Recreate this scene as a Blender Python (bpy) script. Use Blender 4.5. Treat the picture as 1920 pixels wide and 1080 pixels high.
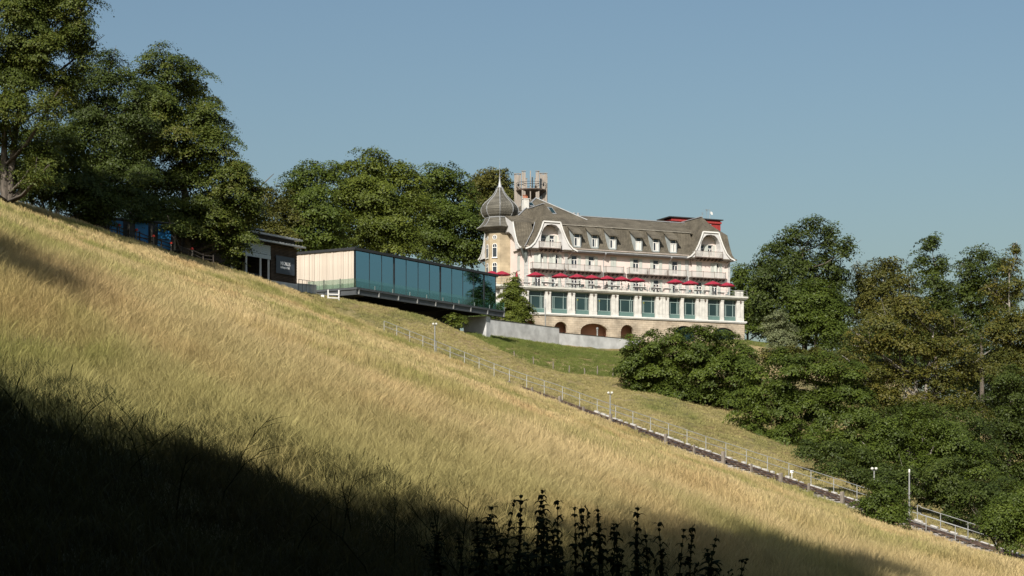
import bpy, math, random
import numpy as np
from mathutils import Vector, Matrix

# ------------------------------------------------------------------ camera, sky, sun, exposure
SC = bpy.context.scene
for o in list(bpy.data.objects):
    bpy.data.objects.remove(o)
COL = SC.collection
F, CX, HY = 3500.0, 960.0, 930.0          # focal length, centre column and horizon row in photo pixels

cam = bpy.data.cameras.new('camera')
cam.sensor_width = 36.0
cam.lens = F / 1920.0 * 36.0
cam.shift_y = (HY - 540.0) / 1920.0
cam.clip_start, cam.clip_end = 0.5, 9000.0
cam_o = bpy.data.objects.new('camera', cam)
cam_o.rotation_euler = (math.radians(90), 0, 0)
COL.objects.link(cam_o)
SC.camera = cam_o

SUN_EL, SUN_AZ = math.radians(37), math.radians(180 + 16)   # azimuth clockwise from +Y
S = Vector((math.sin(SUN_AZ) * math.cos(SUN_EL), math.cos(SUN_AZ) * math.cos(SUN_EL), math.sin(SUN_EL)))
world = bpy.data.worlds.new('World')
SC.world = world
world.use_nodes = True
wn = world.node_tree
sky = wn.nodes.new('ShaderNodeTexSky')
sky.sky_type = 'NISHITA'
sky.sun_disc = False
sky.sun_elevation, sky.sun_rotation = SUN_EL, SUN_AZ
sky.altitude = 0
sky.air_density, sky.dust_density, sky.ozone_density = 1.4, 2.6, 1.3
wmul = wn.nodes.new('ShaderNodeMix'); wmul.data_type = 'RGBA'; wmul.blend_type = 'MULTIPLY'
wmul.inputs[0].default_value = 1.0; wmul.inputs[7].default_value = (0.90, 1.01, 1.09, 1)
wn.links.new(sky.outputs[0], wmul.inputs[6]); wn.links.new(wmul.outputs[2], wn.nodes['Background'].inputs[0])
wn.nodes['Background'].inputs[1].default_value = 0.062
sl = bpy.data.lights.new('sun', 'SUN')
sl.energy, sl.angle, sl.color = 5.0, math.radians(0.53), (1.0, 0.94, 0.85)
so = bpy.data.objects.new('sun', sl)
so.rotation_euler = S.to_track_quat('Z', 'Y').to_euler()
so.location = S * 100
COL.objects.link(so)
vs = SC.view_settings
vs.view_transform, vs.look, vs.exposure, vs.gamma = 'Standard', 'None', 0.42, 1.0
vs.use_curve_mapping = False
SC.cycles.max_bounces = 6
SC.cycles.diffuse_bounces = 1
SC.cycles.glossy_bounces = 3
SC.cycles.transmission_bounces = 4
SC.cycles.transparent_max_bounces = 8
SC.cycles.sample_clamp_indirect = 4.0
SC.cycles.use_denoising = True

# ------------------------------------------------------------------ helpers
def P(px, py, d):
    return Vector(((px - CX) / F * d, d, (HY - py) / F * d))

def tag(o, label=None, cat=None, group=None, kind=None):
    if label: o['label'] = label
    if cat: o['category'] = cat
    if group: o['group'] = group
    if kind: o['kind'] = kind
    return o

def empty(name, loc=(0, 0, 0), rz=0.0):
    o = bpy.data.objects.new(name, None)
    o.empty_display_size = 0.2
    o.location = loc
    o.rotation_euler = (0, 0, rz)
    COL.objects.link(o)
    return o

def link(name, me, parent=None, loc=None):
    o = bpy.data.objects.new(name, me)
    COL.objects.link(o)
    if parent: o.parent = parent
    if loc is not None: o.location = loc
    return o

def dup(root, loc=None, rz=None):
    r = root.copy()
    COL.objects.link(r)
    if loc is not None: r.location = loc
    if rz is not None: r.rotation_euler = (0, 0, rz)
    for ch in list(root.children):
        c = ch.copy(); COL.objects.link(c); c.parent = r
        for g in list(ch.children):
            e = g.copy(); COL.objects.link(e); e.parent = c
    return r

class MB:
    """collects shapes, links them as ONE mesh object"""
    def __init__(s):
        s.v = []; s.f = []; s.m = []
    def add(s, vs_, fs, mi=0):
        b = len(s.v)
        s.v.extend([tuple(p) for p in vs_])
        for f in fs:
            s.f.append(tuple(i + b for i in f)); s.m.append(mi)
        return s
    def box(s, x0, x1, y0, y1, z0, z1, mi=0):
        return s.add([(x0, y0, z0), (x1, y0, z0), (x1, y1, z0), (x0, y1, z0), (x0, y0, z1), (x1, y0, z1), (x1, y1, z1), (x0, y1, z1)],
                     [(0, 3, 2, 1), (4, 5, 6, 7), (0, 1, 5, 4), (1, 2, 6, 5), (2, 3, 7, 6), (3, 0, 4, 7)], mi)
    def bar(s, a, b, w, h, mi=0, up=(0, 0, 1)):
        a, b = Vector(a), Vector(b)
        t = (b - a).normalized()
        side = t.cross(Vector(up))
        if side.length < 1e-4: side = Vector((1, 0, 0))
        side.normalize()
        u = side.cross(t).normalized()
        side *= w / 2; u *= h / 2
        q = [a - side - u, a + side - u, a + side + u, a - side + u, b - side - u, b + side - u, b + side + u, b - side + u]
        return s.add(q, [(0, 1, 2, 3), (7, 6, 5, 4), (0, 4, 5, 1), (1, 5, 6, 2), (2, 6, 7, 3), (3, 7, 4, 0)], mi)
    def tube(s, pts, r, n=6, mi=0):
        pts = [Vector(p) for p in pts]
        rs = r if isinstance(r, (list, tuple)) else [r] * len(pts)
        vs_ = []
        for i, p in enumerate(pts):
            t = (pts[min(i + 1, len(pts) - 1)] - pts[max(i - 1, 0)])
            t = t.normalized() if t.length > 1e-6 else Vector((0, 0, 1))
            a = t.cross(Vector((0, 0, 1)) if abs(t.z) < 0.9 else Vector((1, 0, 0))).normalized()
            b = t.cross(a)
            for k in range(n):
                an = 2 * math.pi * k / n
                vs_.append(p + a * (math.cos(an) * rs[i]) + b * (math.sin(an) * rs[i]))
        fs = []
        for i in range(len(pts) - 1):
            for k in range(n):
                k2 = (k + 1) % n
                fs.append((i * n + k, i * n + k2, (i + 1) * n + k2, (i + 1) * n + k))
        fs.append(tuple(range(n))[::-1]); fs.append(tuple((len(pts) - 1) * n + k for k in range(n)))
        return s.add(vs_, fs, mi)
    def lathe(s, prof, n, c=(0, 0), mi=0, ph=0.0):
        vs_, fs = [], []
        for r, z in prof:
            for k in range(n):
                a = 2 * math.pi * (k + ph) / n
                vs_.append((c[0] + r * math.cos(a), c[1] + r * math.sin(a), z))
        for i in range(len(prof) - 1):
            for k in range(n):
                k2 = (k + 1) % n
                fs.append((i * n + k, i * n + k2, (i + 1) * n + k2, (i + 1) * n + k))
        fs.append(tuple(range(n))[::-1]); fs.append(tuple((len(prof) - 1) * n + k for k in range(n)))
        return s.add(vs_, fs, mi)
    def build(s, name, mats, parent=None, smooth=False, kind=None, label=None, loc=None):
        me = bpy.data.meshes.new(name)
        me.from_pydata(s.v, [], s.f)
        if not isinstance(mats, (list, tuple)): mats = [mats]
        for m in mats: me.materials.append(m)
        if len(mats) > 1: me.polygons.foreach_set('material_index', s.m)
        if smooth: me.polygons.foreach_set('use_smooth', [True] * len(s.f))
        me.update()
        o = link(name, me, parent, loc)
        if kind: o['kind'] = kind
        if label: o['label'] = label
        return o

# ------------------------------------------------------------------ materials
def srgb(r, g, b):
    f = lambda c: (c / 255 / 12.92) if c / 255 <= 0.04045 else ((c / 255 + 0.055) / 1.055) ** 2.4
    return (f(r), f(g), f(b))

def mat(name, col, rough=0.7, var=0.12, scale=1.5, bump=0.0, bscale=20.0, metal=0.0, spec=0.5, col2=None, stretch=None):
    m = bpy.data.materials.new(name)
    m.use_nodes = True
    nt = m.node_tree; N = nt.nodes; L = nt.links
    b = N['Principled BSDF']
    b.inputs['Roughness'].default_value = rough
    b.inputs['Metallic'].default_value = metal
    b.inputs['Specular IOR Level'].default_value = spec
    tc = N.new('ShaderNodeTexCoord')
    mp = N.new('ShaderNodeMapping')
    L.new(tc.outputs['Object'], mp.inputs[0])
    if stretch: mp.inputs['Scale'].default_value = stretch
    nz = N.new('ShaderNodeTexNoise'); nz.inputs['Scale'].default_value = scale; nz.inputs['Detail'].default_value = 5
    L.new(mp.outputs[0], nz.inputs[0])
    mx = N.new('ShaderNodeMix'); mx.data_type = 'RGBA'
    c2 = col2 or tuple(c * (1 - 2 * var) for c in col)
    c1 = col if col2 else tuple(min(1, c * (1 + var)) for c in col)
    mx.inputs[6].default_value = (*c1, 1); mx.inputs[7].default_value = (*c2, 1)
    rp = N.new('ShaderNodeMapRange'); rp.inputs[1].default_value = 0.3; rp.inputs[2].default_value = 0.7
    L.new(nz.outputs[0], rp.inputs[0]); L.new(rp.outputs[0], mx.inputs[0])
    L.new(mx.outputs[2], b.inputs['Base Color'])
    if bump:
        n2 = N.new('ShaderNodeTexNoise'); n2.inputs['Scale'].default_value = bscale; n2.inputs['Detail'].default_value = 4
        L.new(mp.outputs[0], n2.inputs[0])
        bp = N.new('ShaderNodeBump'); bp.inputs['Strength'].default_value = bump; bp.inputs['Distance'].default_value = 0.05
        L.new(n2.outputs[0], bp.inputs['Height']); L.new(bp.outputs[0], b.inputs['Normal'])
    return m

def brick_mat(name, c1, c2, mortar, bw, bh, ms=0.02, rough=0.85, bump=0.4, mode='wall'):
    """courses laid in object space: along u+v, up w"""
    m = bpy.data.materials.new(name); m.use_nodes = True
    nt = m.node_tree; N = nt.nodes; L = nt.links
    b = N['Principled BSDF']; b.inputs['Roughness'].default_value = rough; b.inputs['Specular IOR Level'].default_value = 0.2
    tc = N.new('ShaderNodeTexCoord'); sx = N.new('ShaderNodeSeparateXYZ'); L.new(tc.outputs['Object'], sx.inputs[0])
    ad = N.new('ShaderNodeMath'); ad.operation = 'ADD'; L.new(sx.outputs[0], ad.inputs[0]); L.new(sx.outputs[1], ad.inputs[1])
    cb = N.new('ShaderNodeCombineXYZ'); L.new(ad.outputs[0], cb.inputs[0]); L.new(sx.outputs[2], cb.inputs[1])
    br = N.new('ShaderNodeTexBrick')
    br.inputs['Color1'].default_value = (*c1, 1); br.inputs['Color2'].default_value = (*c2, 1); br.inputs['Mortar'].default_value = (*mortar, 1)
    br.inputs['Scale'].default_value = 1.0; br.inputs['Mortar Size'].default_value = ms
    br.inputs['Brick Width'].default_value = bw; br.inputs['Row Height'].default_value = bh
    L.new(cb.outputs[0], br.inputs[0])
    nz = N.new('ShaderNodeTexNoise'); nz.inputs['Scale'].default_value = 0.55; nz.inputs['Detail'].default_value = 6
    L.new(tc.outputs['Object'], nz.inputs[0])
    rp = N.new('ShaderNodeMapRange'); rp.inputs[1].default_value = 0.3; rp.inputs[2].default_value = 0.72; rp.inputs[3].default_value = 0.6; rp.inputs[4].default_value = 1.15
    L.new(nz.outputs[0], rp.inputs[0])
    mu = N.new('ShaderNodeMix'); mu.data_type = 'RGBA'; mu.blend_type = 'MULTIPLY'; mu.inputs[0].default_value = 1
    L.new(br.outputs[0], mu.inputs[6]); L.new(rp.outputs[0], mu.inputs[7]); L.new(mu.outputs[2], b.inputs['Base Color'])
    bp = N.new('ShaderNodeBump'); bp.inputs['Strength'].default_value = bump; bp.inputs['Distance'].default_value = 0.06; bp.invert = True
    L.new(br.outputs['Fac'], bp.inputs['Height']); L.new(bp.outputs[0], b.inputs['Normal'])
    return m

def glass_mat(name, refl, tint, fac):
    """mirror-like pane: part reflection, part see-through"""
    m = bpy.data.materials.new(name); m.use_nodes = True
    nt = m.node_tree; N = nt.nodes; L = nt.links
    N.remove(N['Principled BSDF'])
    g = N.new('ShaderNodeBsdfGlossy'); g.inputs['Color'].default_value = (*refl, 1); g.inputs['Roughness'].default_value = 0.02
    t = N.new('ShaderNodeBsdfTransparent'); t.inputs['Color'].default_value = (*tint, 1)
    nz = N.new('ShaderNodeTexNoise'); nz.inputs['Scale'].default_value = 0.35
    tc = N.new('ShaderNodeTexCoord'); L.new(tc.outputs['Object'], nz.inputs[0])
    bp = N.new('ShaderNodeBump'); bp.inputs['Strength'].default_value = 0.05; bp.inputs['Distance'].default_value = 0.05
    L.new(nz.outputs[0], bp.inputs['Height']); L.new(bp.outputs[0], g.inputs['Normal'])
    mx = N.new('ShaderNodeMixShader'); mx.inputs[0].default_value = fac
    L.new(t.outputs[0], mx.inputs[1]); L.new(g.outputs[0], mx.inputs[2])
    L.new(mx.outputs[0], N['Material Output'].inputs[0])
    return m

def leaf_mat(name, cols, transl=0.2, rough=0.55):
    """leaf colours picked by the per-leaf 'tint' attribute"""
    m = bpy.data.materials.new(name); m.use_nodes = True
    nt = m.node_tree; N = nt.nodes; L = nt.links
    b = N['Principled BSDF']; b.inputs['Roughness'].default_value = rough; b.inputs['Specular IOR Level'].default_value = 0.25
    at = N.new('ShaderNodeAttribute'); at.attribute_name = 'tint'
    cr = N.new('ShaderNodeValToRGB')
    el = cr.color_ramp.elements
    el[0].position = 0.0; el[0].color = (*cols[0], 1); el[1].position = 1.0; el[1].color = (*cols[-1], 1)
    for i, c in enumerate(cols[1:-1]):
        e = el.new((i + 1) / (len(cols) - 1)); e.color = (*c, 1)
    L.new(at.outputs['Fac'], cr.inputs[0]); L.new(cr.outputs[0], b.inputs['Base Color'])
    tr = N.new('ShaderNodeBsdfTranslucent')
    mu = N.new('ShaderNodeMix'); mu.data_type = 'RGBA'; mu.blend_type = 'MULTIPLY'; mu.inputs[0].default_value = 1
    L.new(cr.outputs[0], mu.inputs[6]); mu.inputs[7].default_value = (1.35, 1.25, 0.5, 1)
    L.new(mu.outputs[2], tr.inputs[0])
    mx = N.new('ShaderNodeMixShader'); mx.inputs[0].default_value = transl
    L.new(b.outputs[0], mx.inputs[1]); L.new(tr.outputs[0], mx.inputs[2]); L.new(mx.outputs[0], N['Material Output'].inputs[0])
    return m

def meadow_mat(name, dry, mid, green, red, blade=True, greenbias=0.0, edge_green_shade=False):
    """patchy meadow colours by place; blades add a per-blade tint and some light passing through"""
    m = bpy.data.materials.new(name); m.use_nodes = True
    nt = m.node_tree; N = nt.nodes; L = nt.links
    b = N['Principled BSDF']; b.inputs['Roughness'].default_value = 0.75; b.inputs['Specular IOR Level'].default_value = 0.15
    ge = N.new('ShaderNodeNewGeometry')
    mp = N.new('ShaderNodeMapping'); mp.inputs['Scale'].default_value = (0.075, 0.03, 0.02)
    mp.inputs['Rotation'].default_value = (0, 0, 0.35)
    L.new(ge.outputs['Position'], mp.inputs[0])
    n1 = N.new('ShaderNodeTexNoise'); n1.inputs['Scale'].default_value = 1.6; n1.inputs['Detail'].default_value = 6; n1.inputs['Roughness'].default_value = 0.6
    L.new(mp.outputs[0], n1.inputs[0])
    r1 = N.new('ShaderNodeMapRange'); r1.inputs[1].default_value = 0.45 - greenbias; r1.inputs[2].default_value = 0.64 - greenbias
    L.new(n1.outputs[0], r1.inputs[0])
    n2 = N.new('ShaderNodeTexNoise'); n2.inputs['Scale'].default_value = 3.2; n2.inputs['Detail'].default_value = 4
    mp2 = N.new('ShaderNodeMapping'); mp2.inputs['Location'].default_value = (31, 17, 5); mp2.inputs['Scale'].default_value = (0.07, 0.025, 0.02)
    L.new(ge.outputs['Position'], mp2.inputs[0]); L.new(mp2.outputs[0], n2.inputs[0])
    r2 = N.new('ShaderNodeMapRange'); r2.inputs[1].default_value = 0.5; r2.inputs[2].default_value = 0.66
    L.new(n2.outputs[0], r2.inputs[0])
    m1 = N.new('ShaderNodeMix'); m1.data_type = 'RGBA'; m1.inputs[6].default_value = (*dry, 1); m1.inputs[7].default_value = (*green, 1)
    if edge_green_shade:                                       # greener grass towards the wood; on soil, shade painted into the colour
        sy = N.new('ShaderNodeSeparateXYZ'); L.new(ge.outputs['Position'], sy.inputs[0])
        ry = N.new('ShaderNodeMapRange'); ry.inputs[1].default_value = 42; ry.inputs[2].default_value = 16; ry.inputs[3].default_value = 0; ry.inputs[4].default_value = edge_green_shade
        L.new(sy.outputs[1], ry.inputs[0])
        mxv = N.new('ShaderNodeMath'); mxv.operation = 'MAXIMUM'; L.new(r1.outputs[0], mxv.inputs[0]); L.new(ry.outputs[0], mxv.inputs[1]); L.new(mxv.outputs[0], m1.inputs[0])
    else:
        L.new(r1.outputs[0], m1.inputs[0])
    n3 = N.new('ShaderNodeTexNoise'); n3.inputs['Scale'].default_value = 0.9; n3.inputs['Detail'].default_value = 5; L.new(ge.outputs['Position'], n3.inputs[0])
    m2 = N.new('ShaderNodeMix'); m2.data_type = 'RGBA'; m2.inputs[7].default_value = (*red, 1)
    L.new(m1.outputs[2], m2.inputs[6])
    k = N.new('ShaderNodeMath'); k.operation = 'MULTIPLY'; k.inputs[1].default_value = 0.6; L.new(r2.outputs[0], k.inputs[0]); L.new(k.outputs[0], m2.inputs[0])
    out = m2.outputs[2]
    if blade:
        at = N.new('ShaderNodeAttribute'); at.attribute_name = 'tint'      # 0 = stem foot (greener), 1 = ripe tip
        m3 = N.new('ShaderNodeMix'); m3.data_type = 'RGBA'; m3.inputs[6].default_value = (*mid, 1)
        L.new(at.outputs['Fac'], m3.inputs[0]); L.new(out, m3.inputs[7])
        oi = N.new('ShaderNodeObjectInfo')
        rv = N.new('ShaderNodeMapRange'); rv.inputs[3].default_value = 0.80; rv.inputs[4].default_value = 1.18
        L.new(oi.outputs['Random'], rv.inputs[0])
        m4 = N.new('ShaderNodeMix'); m4.data_type = 'RGBA'; m4.blend_type = 'MULTIPLY'; m4.inputs[0].default_value = 1
        L.new(m3.outputs[2], m4.inputs[6]); L.new(rv.outputs[0], m4.inputs[7])
        out = m4.outputs[2]
        L.new(out, b.inputs['Base Color'])
        tr = N.new('ShaderNodeBsdfTranslucent'); L.new(out, tr.inputs[0])
        mx = N.new('ShaderNodeMixShader'); mx.inputs[0].default_value = 0.3
        L.new(b.outputs[0], mx.inputs[1]); L.new(tr.outputs[0], mx.inputs[2]); L.new(mx.outputs[0], N['Material Output'].inputs[0])
    else:
        L.new(out, b.inputs['Base Color'])
        nb = N.new('ShaderNodeTexNoise'); nb.inputs['Scale'].default_value = 9.0; nb.inputs['Detail'].default_value = 5
        L.new(ge.outputs['Position'], nb.inputs[0])
        bp = N.new('ShaderNodeBump'); bp.inputs['Strength'].default_value = 0.8; bp.inputs['Distance'].default_value = 0.15
        L.new(nb.outputs[0], bp.inputs['Height']); L.new(bp.outputs[0], b.inputs['Normal'])
    return m

# ------------------------------------------------------------------ terrain
RAIL = [(560, 566, 219), (690, 618, 207), (800, 662, 198), (911, 706, 190), (1018, 742, 184), (1120, 780, 178), (1276, 835, 168.5), (1440, 890, 160),
        (1590, 940, 153), (1705, 979, 148), (1800, 1010, 145), (1900, 1042, 142), (2050, 1090, 138)]
RAILP = np.array([P(*q) for q in RAIL])
SKYL = [(0, 385, 165), (100, 405, 172), (200, 435, 180), (300, 468, 188), (400, 497, 195), (480, 522, 202), (560, 549, 208), (640, 584, 205),
        (700, 612, 201), (788, 648, 194), (877, 686, 187), (981, 733, 180), (1070, 767, 175), (1167, 803, 169), (1270, 845, 163), (1375, 884, 158),
        (1490, 919, 152), (1595, 960, 147), (1700, 996, 142), (1800, 1031, 138.5), (1915, 1056, 135)]
def plane(x, y): return -1.8 + 0.0717 * y - 0.374 * x - 0.9 * min(1.0, max(0.0, (y - 50) / 50.0))
CP = [tuple(P(a, b + (8 if a < 1050 else 4), c)) for a, b, c in SKYL]     # the ground lies a grass height below the photographed edge
for x, y in [(0, 0), (-6, 2), (6, 2), (0, 15), (-4, 14), (-9, 36), (-2, 34), (5, 30), (-17, 70), (-3, 70), (6, 62), (-26, 105), (-10, 105), (6, 105),
             (-30, 140), (-12, 142), (8, 135), (18, 128), (-60, 60), (-90, 120), (-30, 10), (-12, -25), (15, -25), (-60, -40), (14, 84)]:
    CP.append((x, y, plane(x, y)))
for q in [(1900, 1082, 55), (1900, 1068, 90), (1700, 1062, 62), (1650, 1030, 100), (1500, 1040, 42)]:
    CP.append(tuple(P(*q)))
CP += [(40, 10, -9), (70, 60, -20), (80, 110, -24), (60, 100, -14)]
for q in [(640, 570, 228), (700, 576, 233), (760, 588, 237), (820, 605, 240), (870, 628, 242), (905, 643, 245), (680, 585, 250), (760, 605, 256), (830, 622, 262), (895, 630, 264),
          (965, 668, 250), (1000, 688, 246), (1067, 702, 246), (1150, 708, 244), (930, 632, 284), (985, 655, 270), (1047, 646, 298), (1100, 672, 272), (1150, 652, 309),
          (1200, 738, 216), (1130, 742, 216), (1040, 716, 222), (940, 690, 215), (850, 655, 212), (760, 618, 216), (1350, 796, 196), (1250, 770, 204), (1430, 850, 180), (1530, 897, 168),
          (1620, 935, 160), (1720, 962, 160), (1850, 1008, 158), (1290, 762, 230), (1420, 800, 212), (1560, 850, 200), (1700, 890, 200), (1900, 950, 190),
          (1400, 640, 318), (1440, 648, 326), (1520, 662, 332), (1600, 690, 330), (1700, 730, 310), (1850, 780, 300), (1550, 760, 250), (1700, 800, 250), (1900, 860, 250),
          (556, 548, 222), (500, 532, 216), (430, 508, 210), (300, 474, 204), (100, 408, 190), (-100, 360, 190), (-150, 350, 160), (620, 560, 240)]:
    CP.append(tuple(P(*q)))
for x, y, z in [(0, 305, 26.0), (15, 312, 26.0), (2, 330, 26), (25, 335, 26), (20, 350, 26.5), (45, 340, 26.5), (-25, 300, 27.5), (-45, 300, 28), (-10, 300, 26.5), (-50, 250, 29), (-12, 285, 25.6),
                (-70, 220, 31), (-90, 300, 30), (0, 400, 27), (-60, 400, 27), (60, 400, 20), (110, 330, 4), (140, 220, -22), (120, 400, 5), (0, 480, 20), (-120, 450, 25), (-130, 200, 40), (150, 480, -10), (110, 150, -24)]:
    CP.append((x, y, z))
CP = np.array(CP)
def _U(r2): return np.where(r2 > 1e-9, r2 * np.log(np.maximum(r2, 1e-9)), 0.0) * 0.5
def _tps():
    n = len(CP); xy = CP[:, :2] / 100.0
    d2 = ((xy[:, None] - xy[None]) ** 2).sum(-1)
    A = np.zeros((n + 3, n + 3)); A[:n, :n] = _U(d2) + np.eye(n) * 2e-5
    A[:n, n] = 1; A[:n, n + 1:] = xy; A[n, :n] = 1; A[n + 1:, :n] = xy.T
    return np.linalg.solve(A, np.concatenate([CP[:, 2], [0, 0, 0]]))
TW = _tps()
def _seg(x, y):
    """distance to the track's centre line, and its rail height there"""
    best = np.full(x.shape, 1e9); zz = np.zeros(x.shape)
    for a, b in zip(RAILP[:-1], RAILP[1:]):
        dx, dy = b[0] - a[0], b[1] - a[1]
        t = np.clip(((x - a[0]) * dx + (y - a[1]) * dy) / (dx * dx + dy * dy), 0, 1)
        d = np.hypot(x - a[0] - t * dx, y - a[1] - t * dy)
        k = d < best
        best = np.where(k, d, best); zz = np.where(k, a[2] + t * (b[2] - a[2]), zz)
    return best, zz
def terrain(x, y, carve=True):
    x = np.asarray(x, float); y = np.asarray(y, float); sh = x.shape
    x = x.ravel(); y = y.ravel(); z = np.empty_like(x)
    for i in range(0, len(x), 20000):
        s = slice(i, i + 20000)
        d2 = (x[s, None] / 100 - CP[None, :, 0] / 100) ** 2 + (y[s, None] / 100 - CP[None, :, 1] / 100) ** 2
        z[s] = _U(d2) @ TW[:len(CP)] + TW[len(CP)] + TW[len(CP) + 1] * x[s] / 100 + TW[len(CP) + 2] * y[s] / 100
    z += 0.10 * np.sin(x * 0.9 + 1.3 * np.sin(y * 0.31)) * np.sin(y * 0.55 + 0.7) + 0.06 * np.sin(x * 2.1 + y * 1.3)
    if carve:
        d, zr = _seg(x, y)
        k = np.clip((d - 1.9) / 1.8, 0, 1); k = k * k * (3 - 2 * k)
        z = z * k + (zr - 0.30) * (1 - k)
        z = np.where((d > 1.9) & (d < 7) & (z > zr + 3), zr + 3, z)
    far = np.clip((np.hypot(x - 0, y - 200) - 300) / 500, 0, 1)
    z = z * (1 - far) + (-60.0) * far
    return z.reshape(sh)
def tz(x, y): return float(terrain(np.array([x]), np.array([y]))[0])

# ------------------------------------------------------------------ ground sheet
DRY, MID, GRN, RED = (0.63, 0.485, 0.255), (0.27, 0.235, 0.09), (0.27, 0.265, 0.08), (0.54, 0.35, 0.17)
M_ground = meadow_mat('meadow_soil', (0.30, 0.235, 0.115), MID, (0.10, 0.10, 0.035), (0.24, 0.165, 0.075), blade=False, edge_green_shade=1.0)  # soil colour darkened near the viewpoint to deepen the foreground shade
M_grass = meadow_mat('dry_meadow_grass', DRY, MID, GRN, RED, greenbias=0.0, edge_green_shade=.8)
M_bank = meadow_mat('mown_bank_grass', (0.42, 0.35, 0.16), (0.22, 0.21, 0.075), (0.22, 0.235, 0.07), (0.40, 0.32, 0.15), greenbias=-0.04)
M_lawn = meadow_mat('green_slope_grass', (0.17, 0.20, 0.05), (0.11, 0.135, 0.035), (0.12, 0.155, 0.036), (0.24, 0.23, 0.08))
M_shade = meadow_mat('shade_darkened_grass', (0.09, 0.08, 0.028), (0.035, 0.04, 0.014), (0.04, 0.048, 0.015), (0.08, 0.058, 0.022))  # meadow grass colours darkened, foreground shade painted in

def axis(segs):
    out = []
    for a, b, st in segs:
        out += list(np.arange(a, b, st))
    out.append(segs[-1][1])
    return np.array(out)
gx = axis([(-6000, -1000, 1000), (-1000, -200, 100), (-200, -70, 10), (-70, 90, 1.0), (90, 200, 10), (200, 1000, 100), (1000, 6000, 1000)])
gy = axis([(-3000, -200, 400), (-200, -20, 20), (-20, 350, 1.0), (350, 500, 10), (500, 1000, 100), (1000, 8000, 1000)])
GXX, GYY = np.meshgrid(gx, gy)
GZZ = terrain(GXX, GYY)
nx, ny = len(gx), len(gy)
me = bpy.data.meshes.new('ground')
vv = np.stack([GXX.ravel(), GYY.ravel(), GZZ.ravel()], 1)
ii = (np.arange(ny - 1)[:, None] * nx + np.arange(nx - 1)[None]).ravel()
ff = np.stack([ii, ii + 1, ii + nx + 1, ii + nx], 1)
me.vertices.add(len(vv)); me.vertices.foreach_set('co', vv.ravel())
me.loops.add(len(ff) * 4); me.polygons.add(len(ff))
me.loops.foreach_set('vertex_index', ff.ravel().astype(np.int32))
me.polygons.foreach_set('loop_start', np.arange(0, len(ff) * 4, 4, dtype=np.int32))
me.polygons.foreach_set('loop_total', np.full(len(ff), 4, dtype=np.int32))
me.polygons.foreach_set('use_smooth', np.ones(len(ff), dtype=bool))
me.update(); me.validate()
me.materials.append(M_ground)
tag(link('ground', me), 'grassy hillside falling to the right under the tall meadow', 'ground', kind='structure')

# ------------------------------------------------------------------ grass: clumps spread over the hillside
def raw_mesh(name, v, f, tint, m):
    me = bpy.data.meshes.new(name)
    v = np.asarray(v, np.float32); f = np.asarray(f, np.int32); k = f.shape[1]
    me.vertices.add(len(v)); me.vertices.foreach_set('co', v.ravel())
    me.loops.add(f.size); me.polygons.add(len(f))
    me.loops.foreach_set('vertex_index', f.ravel())
    me.polygons.foreach_set('loop_start', np.arange(0, f.size, k, dtype=np.int32))
    me.polygons.foreach_set('loop_total', np.full(len(f), k, dtype=np.int32))
    at = me.attributes.new('tint', 'FLOAT', 'POINT'); at.data.foreach_set('value', np.asarray(tint, np.float32))
    me.materials.append(m); me.update()
    return me

def clump_mesh(name, m, seed, blades, h, spread, width, lean=0.35, plume=0.5):
    """a tuft of bent tapering blades, some ending in a feathery seed head"""
    r = np.random.RandomState(seed)
    V, Fq, T = [], [], []
    for b in range(blades):
        a = r.rand() * 6.283; rad = spread * math.sqrt(r.rand())
        x, y = rad * math.cos(a), rad * math.sin(a)
        hh = h * (0.45 + 0.65 * r.rand()); la = r.rand() * 6.283; le = lean * hh * (0.2 + r.rand())
        lx, ly = le * math.cos(la), le * math.sin(la)
        fa = r.rand() * 6.283; w = width * (0.6 + 0.8 * r.rand())
        wx, wy = w * math.cos(fa) / 2, w * math.sin(fa) / 2
        head = r.rand() < plume
        lv = [(0, 1.0), (0.5, 0.8), (0.82, 1.5 if head else 0.5), (1.0, 0.25)]
        base = len(V)
        tip = 0.55 + 0.45 * r.rand()
        for t, wf in lv:
            cx, cy, cz = x + lx * t * t, y + ly * t * t, hh * (t - 0.12 * t * t * (le / hh))
            V.append((cx - wx * wf, cy - wy * wf, cz)); V.append((cx + wx * wf, cy + wy * wf, cz))
            T += [min(1, 0.25 + t * 1.1) * tip + (0.0 if t < .9 else 0.1)] * 2
        for i in range(3):
            Fq.append((base + 2 * i, base + 2 * i + 1, base + 2 * i + 3, base + 2 * i + 2))
    return raw_mesh(name, V, Fq, np.clip(T, 0, 1), m)

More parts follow.
